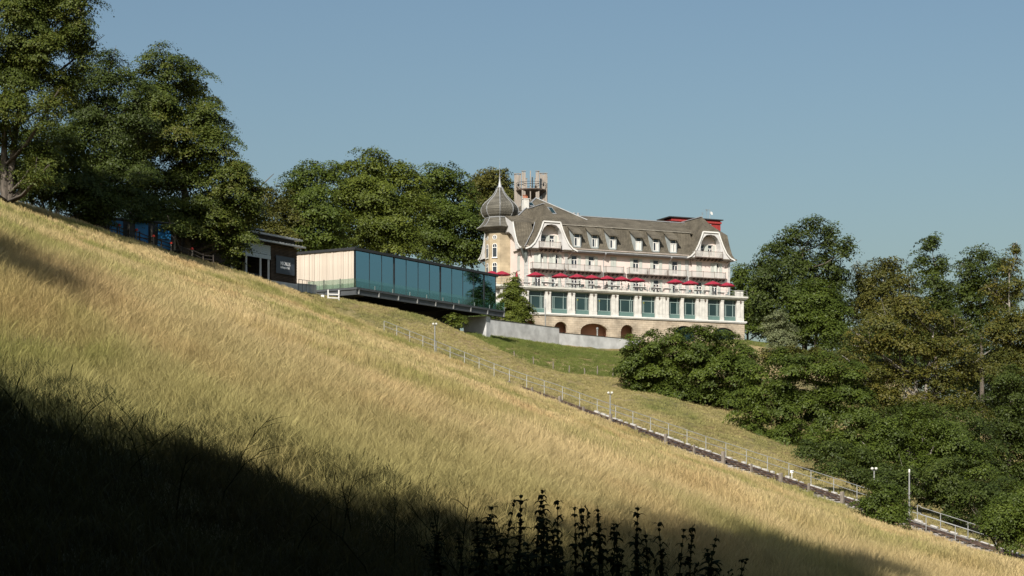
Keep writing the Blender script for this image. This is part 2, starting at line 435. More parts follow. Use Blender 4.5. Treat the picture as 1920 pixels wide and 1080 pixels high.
def scatter(name, pts, rot, scl, idx, meshes, label, cat):
    """one object: a tuft standing on every point"""
    co = bpy.data.collections.new(name + '_tufts')
    for i, mm in enumerate(meshes):
        co.objects.link(bpy.data.objects.new('%s_tuft_%02d' % (name, i), mm))
    me = bpy.data.meshes.new(name)
    me.vertices.add(len(pts)); me.vertices.foreach_set('co', np.asarray(pts, np.float32).ravel())
    a = me.attributes.new('rot', 'FLOAT_VECTOR', 'POINT'); a.data.foreach_set('vector', np.asarray(rot, np.float32).ravel())
    a = me.attributes.new('scl', 'FLOAT_VECTOR', 'POINT'); a.data.foreach_set('vector', np.asarray(scl, np.float32).ravel())
    a = me.attributes.new('idx', 'INT', 'POINT'); a.data.foreach_set('value', np.asarray(idx, np.int32))
    o = link(name, me)
    g = bpy.data.node_groups.new(name + '_nodes', 'GeometryNodeTree')
    g.interface.new_socket('Geometry', in_out='INPUT', socket_type='NodeSocketGeometry')
    g.interface.new_socket('Geometry', in_out='OUTPUT', socket_type='NodeSocketGeometry')
    N, L = g.nodes, g.links
    gi, go = N.new('NodeGroupInput'), N.new('NodeGroupOutput')
    ip = N.new('GeometryNodeInstanceOnPoints'); ci = N.new('GeometryNodeCollectionInfo')
    ci.inputs['Collection'].default_value = co
    ci.inputs['Separate Children'].default_value = True; ci.inputs['Reset Children'].default_value = True
    ip.inputs['Pick Instance'].default_value = True
    def attr(n, t):
        q = N.new('GeometryNodeInputNamedAttribute'); q.data_type = t; q.inputs[0].default_value = n
        return q.outputs[0]
    L.new(gi.outputs[0], ip.inputs['Points']); L.new(ci.outputs[0], ip.inputs['Instance'])
    L.new(attr('idx', 'INT'), ip.inputs['Instance Index']); L.new(attr('rot', 'FLOAT_VECTOR'), ip.inputs['Rotation']); L.new(attr('scl', 'FLOAT_VECTOR'), ip.inputs['Scale'])
    L.new(ip.outputs[0], go.inputs[0])
    o.modifiers.new('tufts', 'NODES').node_group = g
    return tag(o, label, cat, kind='stuff')

RNG = np.random.RandomState(7)
def field_points(d0, d1, n, side=0.36):
    """even per square metre over the wedge of hillside the camera can see, with a margin"""
    d = np.sqrt(RNG.rand(n) * (d1 * d1 - d0 * d0) + d0 * d0)
    return d * (RNG.rand(n) * 2 - 1) * side, d
def lean_rot(n, k=0.12):
    return np.stack([RNG.randn(n) * k, RNG.randn(n) * k, RNG.rand(n) * 6.283], 1)

def nearside(x, y):
    """True on the camera's side of the track"""
    yr = np.interp(x, RAILP[:, 0], RAILP[:, 1], left=212, right=138)
    yr = np.where(x < RAILP[0, 0], np.interp(x, [-60, -45, -38, -28, -25], [182, 185, 196, 210, 216]), yr)
    return y < yr
def patch(x, y):
    return 0.5 + 0.5 * np.sin(x * 0.23 + 2.0 * np.sin(y * 0.045)) * np.sin(y * 0.11 + x * 0.05 + 1.0)

def lay(bands, name, meshes, label, hmul=1.0, near=True, side=0.36, keep=None, wood=False):
    PT, RO, SCL, IX = [], [], [], []
    for d0, d1, dens, s0, i0, i1 in bands:
        n = int(dens * side * (d1 * d1 - d0 * d0))
        x, y = field_points(d0, d1, n, side)
        k = nearside(x, y) if near else ~nearside(x, y)
        td, _ = _seg(x, y); k &= td > (1.75 if near else 2.1)
        if keep is not None: k &= keep(x, y)
        x, y = x[k], y[k]; n = len(x)
        z = terrain(x, y)
        PT.append(np.stack([x, y, z - 0.02], 1)); RO.append(lean_rot(n))
        s = s0 * (0.75 + 0.5 * RNG.rand(n)) * (0.8 + 0.4 * patch(x, y)) * hmul
        dt, _ = _seg(x, y)
        w = np.ones(n)
        if near: s = s * np.clip(0.72 + (dt - 1.5) / 9.0, 0.72, 1.0) * np.where((x > -18) & (x < 5) & (dt < 9), 1.3, 1.0)
        if wood: w = np.clip(.30 + (y - 14) / 36.0, .30, 1.0); s = s * w; w = w ** .7
        SCL.append(np.stack([s0 * w, s0 * w, s], 1)); IX.append(RNG.randint(i0, i1, n))
    return scatter(name, np.concatenate(PT), np.concatenate(RO), np.concatenate(SCL), np.concatenate(IX), meshes, label, 'grass')

near_tufts = [clump_mesh('tuft_near', M_grass, 100 + i, 44, 0.55, 0.17, 0.0048, 0.6, 0.5) for i in range(4)]
mid_tufts = [clump_mesh('tuft_mid', M_grass, 120 + i, 46, 0.50, 0.32, 0.0095, 0.5, 0.6) for i in range(4)]
far_tufts = [clump_mesh('tuft_far', M_grass, 140 + i, 52, 0.46, 0.55, 0.019, 0.4, 0.6) for i in range(4)]
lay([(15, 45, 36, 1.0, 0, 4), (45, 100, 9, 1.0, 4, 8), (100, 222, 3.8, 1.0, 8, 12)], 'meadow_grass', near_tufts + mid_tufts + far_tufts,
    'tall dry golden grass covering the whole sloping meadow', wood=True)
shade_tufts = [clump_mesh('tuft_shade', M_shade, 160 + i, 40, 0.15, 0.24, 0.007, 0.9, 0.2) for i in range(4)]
lay([(4, 26, 60, 1.0, 0, 4)], 'foreground_grass', shade_tufts, 'low green grass coloured darker for the foreground shade', hmul=1.0,
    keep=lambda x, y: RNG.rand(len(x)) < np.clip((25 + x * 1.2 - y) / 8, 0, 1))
bank_tufts = [clump_mesh('tuft_bank', M_bank, 180 + i, 34, 0.24, 0.45, 0.030, 0.9, 0.2) for i in range(4)]
green_tufts = [clump_mesh('tuft_green', M_lawn, 190 + i, 34, 0.32, 0.45, 0.034, 0.6, 0.1) for i in range(4)]
def on_green(x, y):
    zz = terrain(x, y, False)
    k = (x > -6.5) & (x < 24) & (y > 247 - 0.25 * x) & (y < 316)
    return k
def hotel_yard(x, y): return (y > 283 + 0.8 * (x + 4)) & (x > -5) & (x < 22)
lay([(150, 262, 2.6, 1.0, 0, 4)], 'bank_grass', bank_tufts, 'short yellow green grass on the bank beyond the track', near=False,
    keep=lambda x, y: ~on_green(x, y) & (x < 75))
lay([(235, 322, 3.0, 1.0, 0, 4)], 'slope_grass', green_tufts, 'fresh green grass on the slope below the concrete wall', near=False, side=0.12,
    keep=lambda x, y: on_green(x, y) & ~hotel_yard(x, y))
lay([(312, 352, 7, 0.7, 0, 4)], 'lawn_grass', green_tufts, 'short lawn beside the right end of the hotel', near=False, side=0.2,
    keep=lambda x, y: (x > 35) & (x < 66))

# ------------------------------------------------------------------ funicular track
M_rail = mat('rail_steel', (0.16, 0.11, 0.085), 0.5, 0.15, 3, metal=0.6)
M_sleeper = mat('sleeper_wood', (0.045, 0.035, 0.028), 0.9, 0.2, 2, bump=0.3)
M_ballast = mat('ballast_stone', (0.34, 0.31, 0.27), 0.95, 0.35, 2.2, bump=1.0, bscale=6)
M_galv = mat('galvanised_steel', (0.33, 0.335, 0.325), 0.55, 0.12, 2, metal=0.5)
M_post = mat('weathered_post', (0.23, 0.195, 0.16), 0.9, 0.25, 3, bump=0.4, bscale=12, stretch=(6, 6, 0.7))
M_conc = mat('concrete', (0.52, 0.525, 0.52), 0.85, 0.14, 0.7, bump=0.15, bscale=8)
M_lampglass = mat('lamp_glass', (0.75, 0.74, 0.68), 0.3, 0.04)
M_dark = mat('dark_metal', (0.035, 0.036, 0.038), 0.45, 0.1)

def rail_at(s):
    """point and plan normal at distance s along the track from its upper end"""
    for i in range(len(RAILP) - 1):
        a, b = Vector(RAILP[i]), Vector(RAILP[i + 1]); l = (b - a).length
        if s <= l or i == len(RAILP) - 2:
            t = (b - a) / l
            n = Vector((-t.y, t.x, 0)).normalized()
            if n.y < 0: n = -n
            return a + t * s, t, n
        s -= l
RLEN = sum((Vector(RAILP[i + 1]) - Vector(RAILP[i])).length for i in range(len(RAILP) - 1))
ssamp = [RLEN * i / 60 for i in range(61)]
tr = empty('funicular_track', rail_at(0)[0])
tag(tr, 'single dark rail track running down behind the meadow edge', 'track')
o0 = tr.location.copy()
bed = MB()
sec = [(-2.1, -0.55), (-1.75, -0.16), (-1.1, -0.11), (1.1, -0.11), (1.7, -0.16), (2.1, -0.5)]
pts = []
for s_ in ssamp:
    p, t, n = rail_at(s_)
    for q, h in sec: pts.append(p + n * q + Vector((0, 0, h)) - o0)
k = len(sec)
bed.add(pts, [(i * k + j, i * k + j + 1, (i + 1) * k + j + 1, (i + 1) * k + j) for i in range(60) for j in range(k - 1)])
bed.build('ballast_bed', M_ballast, tr)
for side in (-0.5, 0.5):
    rb = MB()
    for a, b in zip(ssamp[:-1], ssamp[1:]):
        pa, ta, na = rail_at(a); pb, tb, nb = rail_at(b)
        rb.bar(pa + na * side + Vector((0, 0, 0.07)) - o0, pb + nb * side + Vector((0, 0, 0.07)) - o0, 0.075, 0.15)
    rb.build('rail', M_rail, tr)
sb = MB()
for i in range(int(RLEN / 0.75)):
    p, t, n = rail_at(i * 0.75)
    sb.bar(p - n * 0.95 + Vector((0, 0, -0.07)) - o0, p + n * 0.95 + Vector((0, 0, -0.07)) - o0, 0.22, 0.13)
sb.build('sleepers', M_sleeper, tr, kind='stuff')
cb = MB()
for i in range(int(RLEN / 1.5)):                     # cable roller boxes between the rails
    p, t, n = rail_at(i * 1.5 + .4); c = p - o0
    cb.bar(c - t * 0.2, c + t * 0.2, 0.16, 0.2)
cb.build('cable_rollers', M_dark, tr, kind='stuff')
kb = MB()                                            # pale kerb stones on the far side of the bed
rr = random.Random(5)
KERB0 = next(i * 0.25 for i in range(int(RLEN * 4)) if CX + rail_at(i * 0.25)[0].x / rail_at(i * 0.25)[0].y * F >= 1090)
for i in range(int(RLEN / 0.9)):
    if i * 0.9 < KERB0: continue
    p, t, n = rail_at(i * 0.9); c = p + n * (1.25 + rr.uniform(-.08, .08)) - o0
    kb.bar(c, c + t * rr.uniform(0.3, 0.75), 0.25, rr.uniform(0.14, 0.3))
kb.build('kerb_stones', mat('pale_kerb_stone', (0.5, 0.48, 0.44), 0.9, 0.2, 4), tr, kind='stuff')

def handrail(name, s0, s1, step, off, label, hs=(1.18, 0.62), r=0.03):
    root = empty(name, rail_at(s0)[0]); tag(root, label, 'railing', 'steel railings along the track')
    o = root.location.copy()
    ss = [s0 + (s1 - s0) * i / 24 for i in range(25)]
    for h in hs:
        m = MB(); m.tube([rail_at(s_)[0] + rail_at(s_)[2] * off + Vector((0, 0, h)) - o for s_ in ss], r, 6)
        m.build('top_rail' if h == hs[0] else 'middle_rail', M_galv, root)
    s_ = s0; pm = None
    while s_ <= s1:
        p, t, n = rail_at(s_)
        if pm is None:
            m = MB(); m.box(-0.028, 0.028, -0.028, 0.028, -0.45, hs[0]); q = m.build('post', M_galv, root); pm = q.data
        else: q = link('post', pm, root)
        q.location = p + n * off - o
        s_ += step
    return root
S_ = lambda px: next(i * 0.25 for i in range(int(RLEN * 4)) if (lambda q: CX + q.x / q.y * F >= px)(rail_at(i * 0.25)[0]))
handrail('track_railing', S_(695), S_(1625), 2.62, 1.75, 'long thin steel railing following the far side of the track')
handrail('track_railing', S_(1690), S_(1860), 2.5, 1.75, 'short far side railing below the roadside shrub at lower right')
handrail('track_railing', S_(1700), S_(1835), 2.62, -1.55, 'near side steel railing of the track at lower right', hs=(1.15, 0.45))
words = ['uppermost', 'second', 'third', 'fourth', 'fifth', 'sixth', 'seventh', 'eighth', 'ninth', 'tenth', 'eleventh', 'twelfth']
near_posts = [(788, .42, 1.15), (955, .3, .9), (972, .3, 1.0), (1018, .2, 1.2), (1069, .34, 1.35), (1114, .18, 1.15), (1166, .36, 1.45), (1214, .18, 1.15), (1268, .34, 1.35), (1321, .18, 1.2), (1376, .42, 1.5), (1428, .18, 1.2), (1485, .4, 1.25), (1538, .2, 1.15), (1598, .4, 1.4)]
for i, (px, w, h) in enumerate(near_posts):
    p, t, n = rail_at(S_(px))
    w *= .7; h *= .86
    m = MB()
    m.box(-w / 2, w / 2, -.11, .11, -.7, h - .04)
    m.add([(-w / 2, -.11, h - .04), (w / 2, -.11, h - .04), (w / 2, .11, h - .04), (-w / 2, .11, h - .04), (-w / 2 + .03, -.08, h), (w / 2 - .03, -.08, h + .02), (w / 2 - .03, .08, h + .02), (-w / 2 + .03, .08, h)],
          [(0, 1, 5, 4), (1, 2, 6, 5), (2, 3, 7, 6), (3, 0, 4, 7), (4, 5, 6, 7)])
    o = m.build('trackside_post', M_post, loc=p - n * 1.45 + Vector((0, 0, -.25)))
    o.rotation_euler = (0, 0, math.atan2(t.y, t.x) + .2)
    kindw = 'broad' if w > .22 else ('slim' if w < .17 else 'stubby')
    pos = ['first', 'second', 'third', 'fourth', 'fifth', 'sixth', 'seventh', 'eighth', 'ninth', 'tenth', 'eleventh', 'twelfth', 'thirteenth', 'fourteenth', 'last'][i]
    tag(o, '%s weathered post on near side of the track, %s going downhill' % (kindw, pos), 'post', 'weathered posts along the track')

def lamp_post(px, py_top, off, label, double=True):
    p, t, n = rail_at(S_(px)); b = p + n * off
    b.z = tz(b.x, b.y)
    h = (HY - py_top) / F * b.y - b.z
    root = empty('lamp_post', b); tag(root, label, 'lamp post', 'lamp posts along the track')
    m = MB(); m.tube([(0, 0, -.4), (0, 0, h * .35), (0, 0, h - .25)], [.09, .075, .055], 8); m.build('pole', M_galv, root)
    if double:
        m = MB(); m.box(-.05, .05, -.05, .05, h - .28, h - .2); m.bar((-.2, 0, h - .2), (.2, 0, h - .2), .05, .05); m.build('bracket', M_dark, root)
        for sx in (-.16, .16):
            m = MB(); m.lathe([(.04, h - .18), (.11, h - .12), (.13, h - .02), (.05, h + .03)], 8, (sx, 0)); m.build('lamp_head', M_lampglass, root)
    else:
        m = MB(); m.lathe([(.07, h - .25), (.075, h - .02), (.03, h + .02)], 8); m.build('cap', M_lampglass, root)
lamp_post(796, 606, 1.2, 'slender lamp post by the track below the glass pavilion')
lamp_post(1164, 735, -1.3, 'lamp post on the near track side before the big round bush')
lamp_post(1607, 877, 1.9, 'lamp post at the left edge of the trackside shrub')
lamp_post(1650, 880, 3.4, 'plain steel pole rising behind the trackside shrub', double=False)
m = MB(); p, t, n = rail_at(S_(1455)); m.box(-.14, .14, -.02, .02, 0, .22); m.bar((0, .03, -.5), (0, .03, .2), .05, .05)
o = m.build('marker_plate', mat('white_plate', (.8, .8, .78), .5, .03), loc=p + n * 1.75 + Vector((0, 0, .45)))
tag(o, 'small white marker plate fixed to the track railing', 'marker plate')

# fence stakes on the slope
for i, (px, py, d, h) in enumerate([(1000, 690, 247, 1.2), (1037, 693, 248, 1.15), (1067, 700, 247, 1.25), (1096, 702, 247, .8), (1120, 703, 246, 1.3), (1149, 706, 245, 1.15), (964, 680, 247, 1.0)]):
    q = P(px, py, d); z = tz(q.x, q.y)
    m = MB(); m.tube([(0, 0, -.4), (.02, 0, h * .6), (.04 * (i % 3 - 1), 0, h)], [.08, .075, .06], 7)
    o = m.build('fence_stake', M_post, loc=(q.x, q.y, z))
    tag(o, '%s wooden fence stake on the green slope counted from the pavilion' % ['second', 'third', 'fourth', 'fifth', 'sixth', 'seventh', 'first'][i], 'stake', 'fence stakes on the slope')

# concrete retaining wall below the hotel yard
def wall_run(a, b, z0, z1, th, name, label):
    m = MB(); a, b = Vector(a), Vector(b)
    root = empty(name, (a.x, a.y, z0)); tag(root, label, 'wall', 'concrete walls of the hotel yard')
    n_ = max(2, int((b - a).length / 3.2)); o = Vector(root.location)
    for i in range(n_):
        p = a.lerp(b, i / n_); q = a.lerp(b, (i + 1) / n_); dirv = (q - p).normalized() * .008
        m = MB(); m.bar(Vector((p.x, p.y, (z0 + z1) / 2)) + dirv - o, Vector((q.x, q.y, (z0 + z1) / 2)) - dirv - o, th, z1 - z0)
        m.build('wall_panel', M_conc, root)
    m = MB(); m.bar(Vector((a.x, a.y, z1 + .035)) - o, Vector((b.x, b.y, z1 + .035)) - o, th + .12, .06); m.build('coping', M_dark, root)
wa, wb, wc = P(903, 597, 283), P(1047, 618, 299), P(1200, 632, 313)
wall_run(wa, wb, 23.0, wa.z + .0, .3, 'retaining_wall', 'higher pale concrete retaining wall section near the cone shaped tree')
wall_run(wb, wc, 22.8, (HY - 624) / F * 299, .3, 'retaining_wall', 'lower pale concrete retaining wall section before the stone arches')

# ------------------------------------------------------------------ hotel
ANG = math.radians(23.9); CA, SA = math.cos(ANG), math.sin(ANG)
OX, OY, ZB = 2.11, 321.7, 25.0
def hu(px, v):
    k = (px - CX) / F
    return (k * (OY + CA * v) - OX + SA * v) / (CA - k * SA)
def hz(py, u, v): return (HY - py) / F * (OY + SA * u + CA * v)      # world height
def W(z): return z - ZB                                             # world height -> hotel height
def hw(u, v, z=0): return Vector((OX + CA * u - SA * v, OY + SA * u + CA * v, z))   # hotel -> world

M_pink = mat('pink_render', (0.68, 0.575, 0.525), 0.9, 0.05, 0.35, bump=0.05, bscale=15)
M_white = mat('white_paint', (0.66, 0.65, 0.62), 0.7, 0.06, 0.6)
M_soffit = mat('lilac_grey_boards', (0.55, 0.54, 0.53), 0.7, 0.06, 0.5)
M_grey = mat('grey_quoin', (0.42, 0.42, 0.40), 0.85, 0.1, 1.0)
M_tan = brick_mat('tan_ashlar', (0.42, 0.345, 0.235), (0.385, 0.315, 0.215), (0.33, 0.27, 0.185), 1.1, 0.5, 0.012, bump=0.15)
M_stone = brick_mat('base_ashlar', (0.49, 0.415, 0.32), (0.42, 0.345, 0.26), (0.33, 0.28, 0.22), 0.9, 0.38, 0.02, bump=0.5)
M_roof = brick_mat('brown_roof_tile', (0.185, 0.162, 0.122), (0.145, 0.128, 0.096), (0.07, 0.06, 0.046), 0.32, 0.24, 0.03, bump=0.9)
M_dome = brick_mat('grey_shingle', (0.15, 0.14, 0.115), (0.125, 0.117, 0.096), (0.07, 0.066, 0.055), 0.5, 0.30, 0.03, bump=0.7)
M_lead = mat('lead_flashing', (0.34, 0.35, 0.36), 0.5, 0.1, 2, metal=0.3)
M_shut = mat('sage_shutter', (0.44, 0.46, 0.42), 0.7, 0.06, 1.0)
M_winglass = mat('window_glass', (0.022, 0.028, 0.040), 0.06, 0.1, 0.5, spec=0.8)
M_curtain = mat('curtain', (0.62, 0.60, 0.56), 0.9, 0.1, 3, stretch=(8, 8, 0.5))
M_teal = mat('teal_frame', (0.095, 0.165, 0.15), 0.5, 0.06, 1.0)
M_tealglass = mat('teal_glass', (0.018, 0.040, 0.042), 0.05, 0.15, 0.25, spec=0.7)
M_tealrim = mat('pale_teal_frame', (0.28, 0.36, 0.34), 0.5, 0.06, 1.0)
M_column = mat('column_plaster', (0.58, 0.565, 0.525), 0.85, 0.10, 1.2, bump=0.1, bscale=9)
M_wood = mat('brown_balcony_wood', (0.09, 0.065, 0.05), 0.8, 0.2, 2)
M_picket = mat('pale_balcony_bars', (0.50, 0.48, 0.45), 0.6, 0.05, 1)
M_red = mat('red_cladding', (0.30, 0.03, 0.028), 0.65, 0.1, 1.0, stretch=(6, 6, 0.4))
M_reveal = mat('arch_plaster', (0.42, 0.21, 0.15), 0.9, 0.1, 0.6)
M_slab = mat('terrace_edge', (0.56, 0.55, 0.50), 0.85, 0.12, 0.8)
M_pot = mat('terracotta', (0.40, 0.14, 0.07), 0.8, 0.1, 3)

hotel = empty('hotel', hw(0, 0, ZB), ANG)
tag(hotel, 'long pink hotel with onion domed tower, brown mansard roof and columned terrace storey', 'hotel')

def wall_open(m, u0, u1, z0, z1, ops, v=0.0, depth=0.22, mi=0, rmi=0, axis_='u', sgn=1):
    """flat wall with real rectangular openings and their reveals; axis 'u' faces -v, axis 'v' faces -u"""
    us = sorted({u0, u1, *[a for o in ops for a in o[:2]]}); zs = sorted({z0, z1, *[a for o in ops for a in o[2:4]]})
    T = (lambda a, q, z: (a, q, z)) if axis_ == 'u' else (lambda a, q, z: (q, a, z))
    for i in range(len(us) - 1):
        for j in range(len(zs) - 1):
            cu, cz = (us[i] + us[i + 1]) / 2, (zs[j] + zs[j + 1]) / 2
            if any(o[0] < cu < o[1] and o[2] < cz < o[3] for o in ops): continue
            m.add([T(us[i], v, zs[j]), T(us[i + 1], v, zs[j]), T(us[i + 1], v, zs[j + 1]), T(us[i], v, zs[j + 1])], [(0, 1, 2, 3)], mi)
    for a, b, c, d in [o[:4] for o in ops]:
        e = v + depth * sgn
        m.add([T(a, v, c), T(b, v, c), T(b, v, d), T(a, v, d), T(a, e, c), T(b, e, c), T(b, e, d), T(a, e, d)],
              [(0, 4, 5, 1), (1, 5, 6, 2), (2, 6, 7, 3), (3, 7, 4, 0)], rmi)

TF = 35.6                       # terrace floor, world height
ZW0, ZW1 = W(TF), W(43.2)
UR = hu(1368, 0)                # right end of the upper wall
DEP = 17.0
GL, GR = hu(1034, -0.9), hu(1332, -0.9)      # centres of the two front gables
GHW = 5.0

# list of openings on the front wall: (px, floor, shutters)
win1 = [1008.5, 1040, 1077, 1108.5, 1150.5, 1193, 1230.5, 1266.5, 1311, 1340]
win2 = [(1013, 'half'), (1041, 'half'), (1077, 'open'), (1109, 'open'), (1150, 'closed'), (1192.5, 'open'), (1230, 'open'), (1265.6, 'open'), (1310.5, 'closed'), (1343, 'half')]
ops = []; front_windows = []
for px in win1:
    u = hu(px, 0); ops.append((u - .55, u + .55, W(TF + .02), W(38.45))); front_windows.append((u, W(TF + .02), W(38.45), 'open'))
for px, st in win2:
    u = hu(px, 0); ops.append((u - .55, u + .55, W(39.25), W(41.95))); front_windows.append((u, W(39.25), W(41.95), st))
m = MB()
wall_open(m, 0, UR, ZW0, ZW1, ops, 0.0, 0.25)
# left end wall (faces -u) with one shuttered window, right and back walls
vside = 2.3
opsL = [(vside - .5, vside + .5, W(39.2), W(41.6)), (vside - .5, vside + .5, W(36.2), W(38.3))]
wall_open(m, 0, DEP, W(26), W(42.9), opsL, 0.0, 0.25, axis_='v')
for uu in (0.0, UR):                                     # gable ends follow the roof
    m.add([(uu, v, W(z)) for v, z in ((0, 42.9), (.7, 43.5), (1.4, 44.7), (2.0, 46.05), (2.5, 47.35), (8.5, 50.0), (14.5, 47.35), (15.0, 46.05), (15.6, 44.7), (16.3, 43.5), (17, 42.9))], [tuple(range(11))])
m.add([(UR, 0, W(26)), (UR, DEP, W(26)), (UR, DEP, W(42.9)), (UR, 0, W(42.9))], [(0, 1, 2, 3)])
m.add([(0, DEP, W(26)), (UR, DEP, W(26)), (UR, DEP, W(43.2)), (0, DEP, W(43.2))], [(3, 2, 1, 0)])
m.box(0.3, UR - .3, .4, DEP - .4, W(TF) - .3, W(TF) + .02, 0)
m.build('wall', M_pink, hotel)

def window(u, z0, z1, st='open', v=0.0, w=1.1, shutter_w=.62, curtain=None, shutters=True):
    """frame on the wall > pane, shutters"""
    f = MB(); d = v + .16; t = .07
    f.box(u - w / 2, u - w / 2 + t, d - .05, d, z0, z1); f.box(u + w / 2 - t, u + w / 2, d - .05, d, z0, z1)
    f.box(u - w / 2 + t, u + w / 2 - t, d - .05, d, z1 - t, z1); f.box(u - w / 2 + t, u + w / 2 - t, d - .05, d, z0, z0 + .5)
    zt = z1 - (z1 - z0) * .27
    f.box(u - w / 2 + t, u + w / 2 - t, d - .06, d, zt - .06, zt + .06); f.box(u - .07, u + .07, d - .06, d - .002, z0 + .5, zt - .06)
    fr = f.build('window', M_white, hotel)
    p = MB(); p.box(u - w / 2 + t, u + w / 2 - t, d + .01, d + .03, z0 + .3, z1 - t * .5); p.build('pane', M_winglass, fr)
    if curtain:
        p = MB(); p.box(u + .08, u + w / 2 - t, d - .004, d + .008, z0 + .5, zt - .06); p.build('curtain', M_curtain, fr)
    l = MB(); l.box(u - w / 2 - .06, u + w / 2 + .06, v - .05, v + .06, z1 + .003, z1 + .12); l.build('lintel', M_grey, fr)
    if not shutters: return fr
    pos = {'open': [-1, 1], 'half': [-1, 1], 'closed': [0, 2]}[st]
    for s in pos:
        q = MB()
        if st == 'closed':
            a = u - w / 2 - .02 if s == 0 else u + .01; b = a + w / 2
            q.box(a, b, v - .06, v - .015, z0 + .02, z1)
        else:
            a = u + s * (w / 2 + .03); b = a + s * shutter_w
            q.box(min(a, b), max(a, b), v - .065, v - .02, z0 + .02, z1)
            q.box(min(a, b) + .07, max(a, b) - .07, v - .078, v - .065, z0 + .15, z1 - .2)
        q.build('shutter', M_shut, fr)
    if st == 'half':                                     # one leaf swung half shut
        q = MB(); q.add([(u - .55, v - .03, z0), (u - .12, v - .38, z0), (u - .12, v - .38, z1 - .05), (u - .55, v - .03, z1 - .05),
                         (u - .52, v + .01, z0), (u - .09, v - .34, z0), (u - .09, v - .34, z1 - .05), (u - .52, v + .01, z1 - .05)],
                        [(0, 1, 2, 3), (7, 6, 5, 4), (0, 4, 5, 1), (3, 2, 6, 7), (1, 5, 6, 2)]); q.build('shutter', M_shut, fr)
    return fr
for i, (u, a, b, st) in enumerate(front_windows): window(u, a, b, st, curtain=(i % 3 == 1))
# end wall window, closed shutters
for z0, z1 in ((W(39.2), W(41.6)), (W(36.2), W(38.3))):
    q = MB(); q.box(-.03, .03, vside - .55, vside + .55, z1 + .003, z1 + .15); q.box(-.08, .02, vside - .6, vside + .6, z0 - .14, z0 - .003); fr = q.build('window', M_grey, hotel)
    q = MB(); q.box(.12, .15, vside - .5, vside + .5, z0, z1); q.build('pane', M_winglass, fr)
    for a in (-.52, .02):
        q = MB(); q.box(-.07, -.02, vside + a, vside + a + .5, z0 + .01, z1 - .01); q.build('shutter', M_shut, fr)
# quoin strips
for a, b in ((-.06, .72), (hu(1058.5, 0), hu(1064.5, 0)), (hu(1284.5, 0), hu(1291, 0)), (UR - .35, UR + .05)):
    q = MB(); n_ = 10
    for i in range(n_):
        z0 = ZW0 + (W(42.5) - ZW0) * i / n_; z1 = ZW0 + (W(42.5) - ZW0) * (i + 1) / n_
        q.box(a, b, -.07, -.003, z0 + .012, z1 - .012)
    q.build('quoin_strip', M_grey, hotel)

# main roof: flared mansard, extruded along u
LOW = [(-1.0, 42.75), (-.1, 43.05), (.7, 43.75), (1.4, 44.95), (2.0, 46.3), (2.5, 47.6)]
UPP = [(2.5, 47.6), (8.5, 50.25), (14.5, 47.6)]
BACK = [(17 - a, z) for a, z in LOW[::-1]]
def strip(m, prof, a, b, th=.2, mi=0):
    n_ = len(prof); vs_ = []
    for u in (a, b):
        vs_ += [(u, v, W(z)) for v, z in prof] + [(u, v, W(z) - th) for v, z in prof]
    fs = []
    for i in range(n_ - 1):
        fs += [(i, 2 * n_ + i, 2 * n_ + i + 1, i + 1), (n_ + i + 1, 3 * n_ + i + 1, 3 * n_ + i, n_ + i), (i, i + 1, n_ + i + 1, n_ + i), (2 * n_ + i + 1, 2 * n_ + i, 3 * n_ + i, 3 * n_ + i + 1)]
    fs += [(0, n_, 3 * n_, 2 * n_), (n_ - 1, 3 * n_ - 1, 4 * n_ - 1, 2 * n_ - 1)]
    m.add(vs_, fs, mi)
U0R, U1R = -1.0, UR + 1.0
m = MB()
strip(m, LOW, U0R, GL - 2.3); strip(m, LOW, GL + 2.3, GR - 2.3); strip(m, LOW, GR + 2.3, U1R)
strip(m, UPP, U0R, U1R); strip(m, BACK, U0R, U1R)
roof = m.build('roof', M_roof, hotel)
# ridge cap, break strip, gutters
q = MB(); q.bar((U0R, 8.5, W(50.33)), (U1R, 8.5, W(50.33)), .35, .14); q.build('ridge_cap', M_lead, roof)
q = MB()
for a, b in ((GL + 2.2, GR - 2.2),):
    q.bar((a, 2.42, W(47.60)), (b, 2.42, W(47.60)), .28, .14)
q.build('roof_break_strip', mat('weathered_strip', (.26, .24, .2), .8, .15, 2), roof)
for a, b in ((GL + GHW - .1, GR - GHW + .1),):
    q = MB(); q.tube([(a, -1.12, W(42.62)), (b, -1.12, W(42.62))], .11, 8); q.box(a, b, -1.0, -.96, W(42.38), W(42.72)); q.build('gutter', M_lead, roof)
    q = MB(); q.box(a, b, -.95, .0, W(42.42), W(42.46)); q.build('eave_soffit', M_grey, roof)
for px in (1131, 1254):
    u = hu(px, -.06); q = MB(); q.tube([(u, -1.1, W(42.55)), (u, -.9, W(42.1)), (u, -.12, W(41.6)), (u, -.12, W(TF) + .1)], .055, 6)
    q.lathe([(.16, W(42.3)), (.2, W(42.62))], 8, (u, -1.12)); q.build('downpipe', M_lead, hotel)

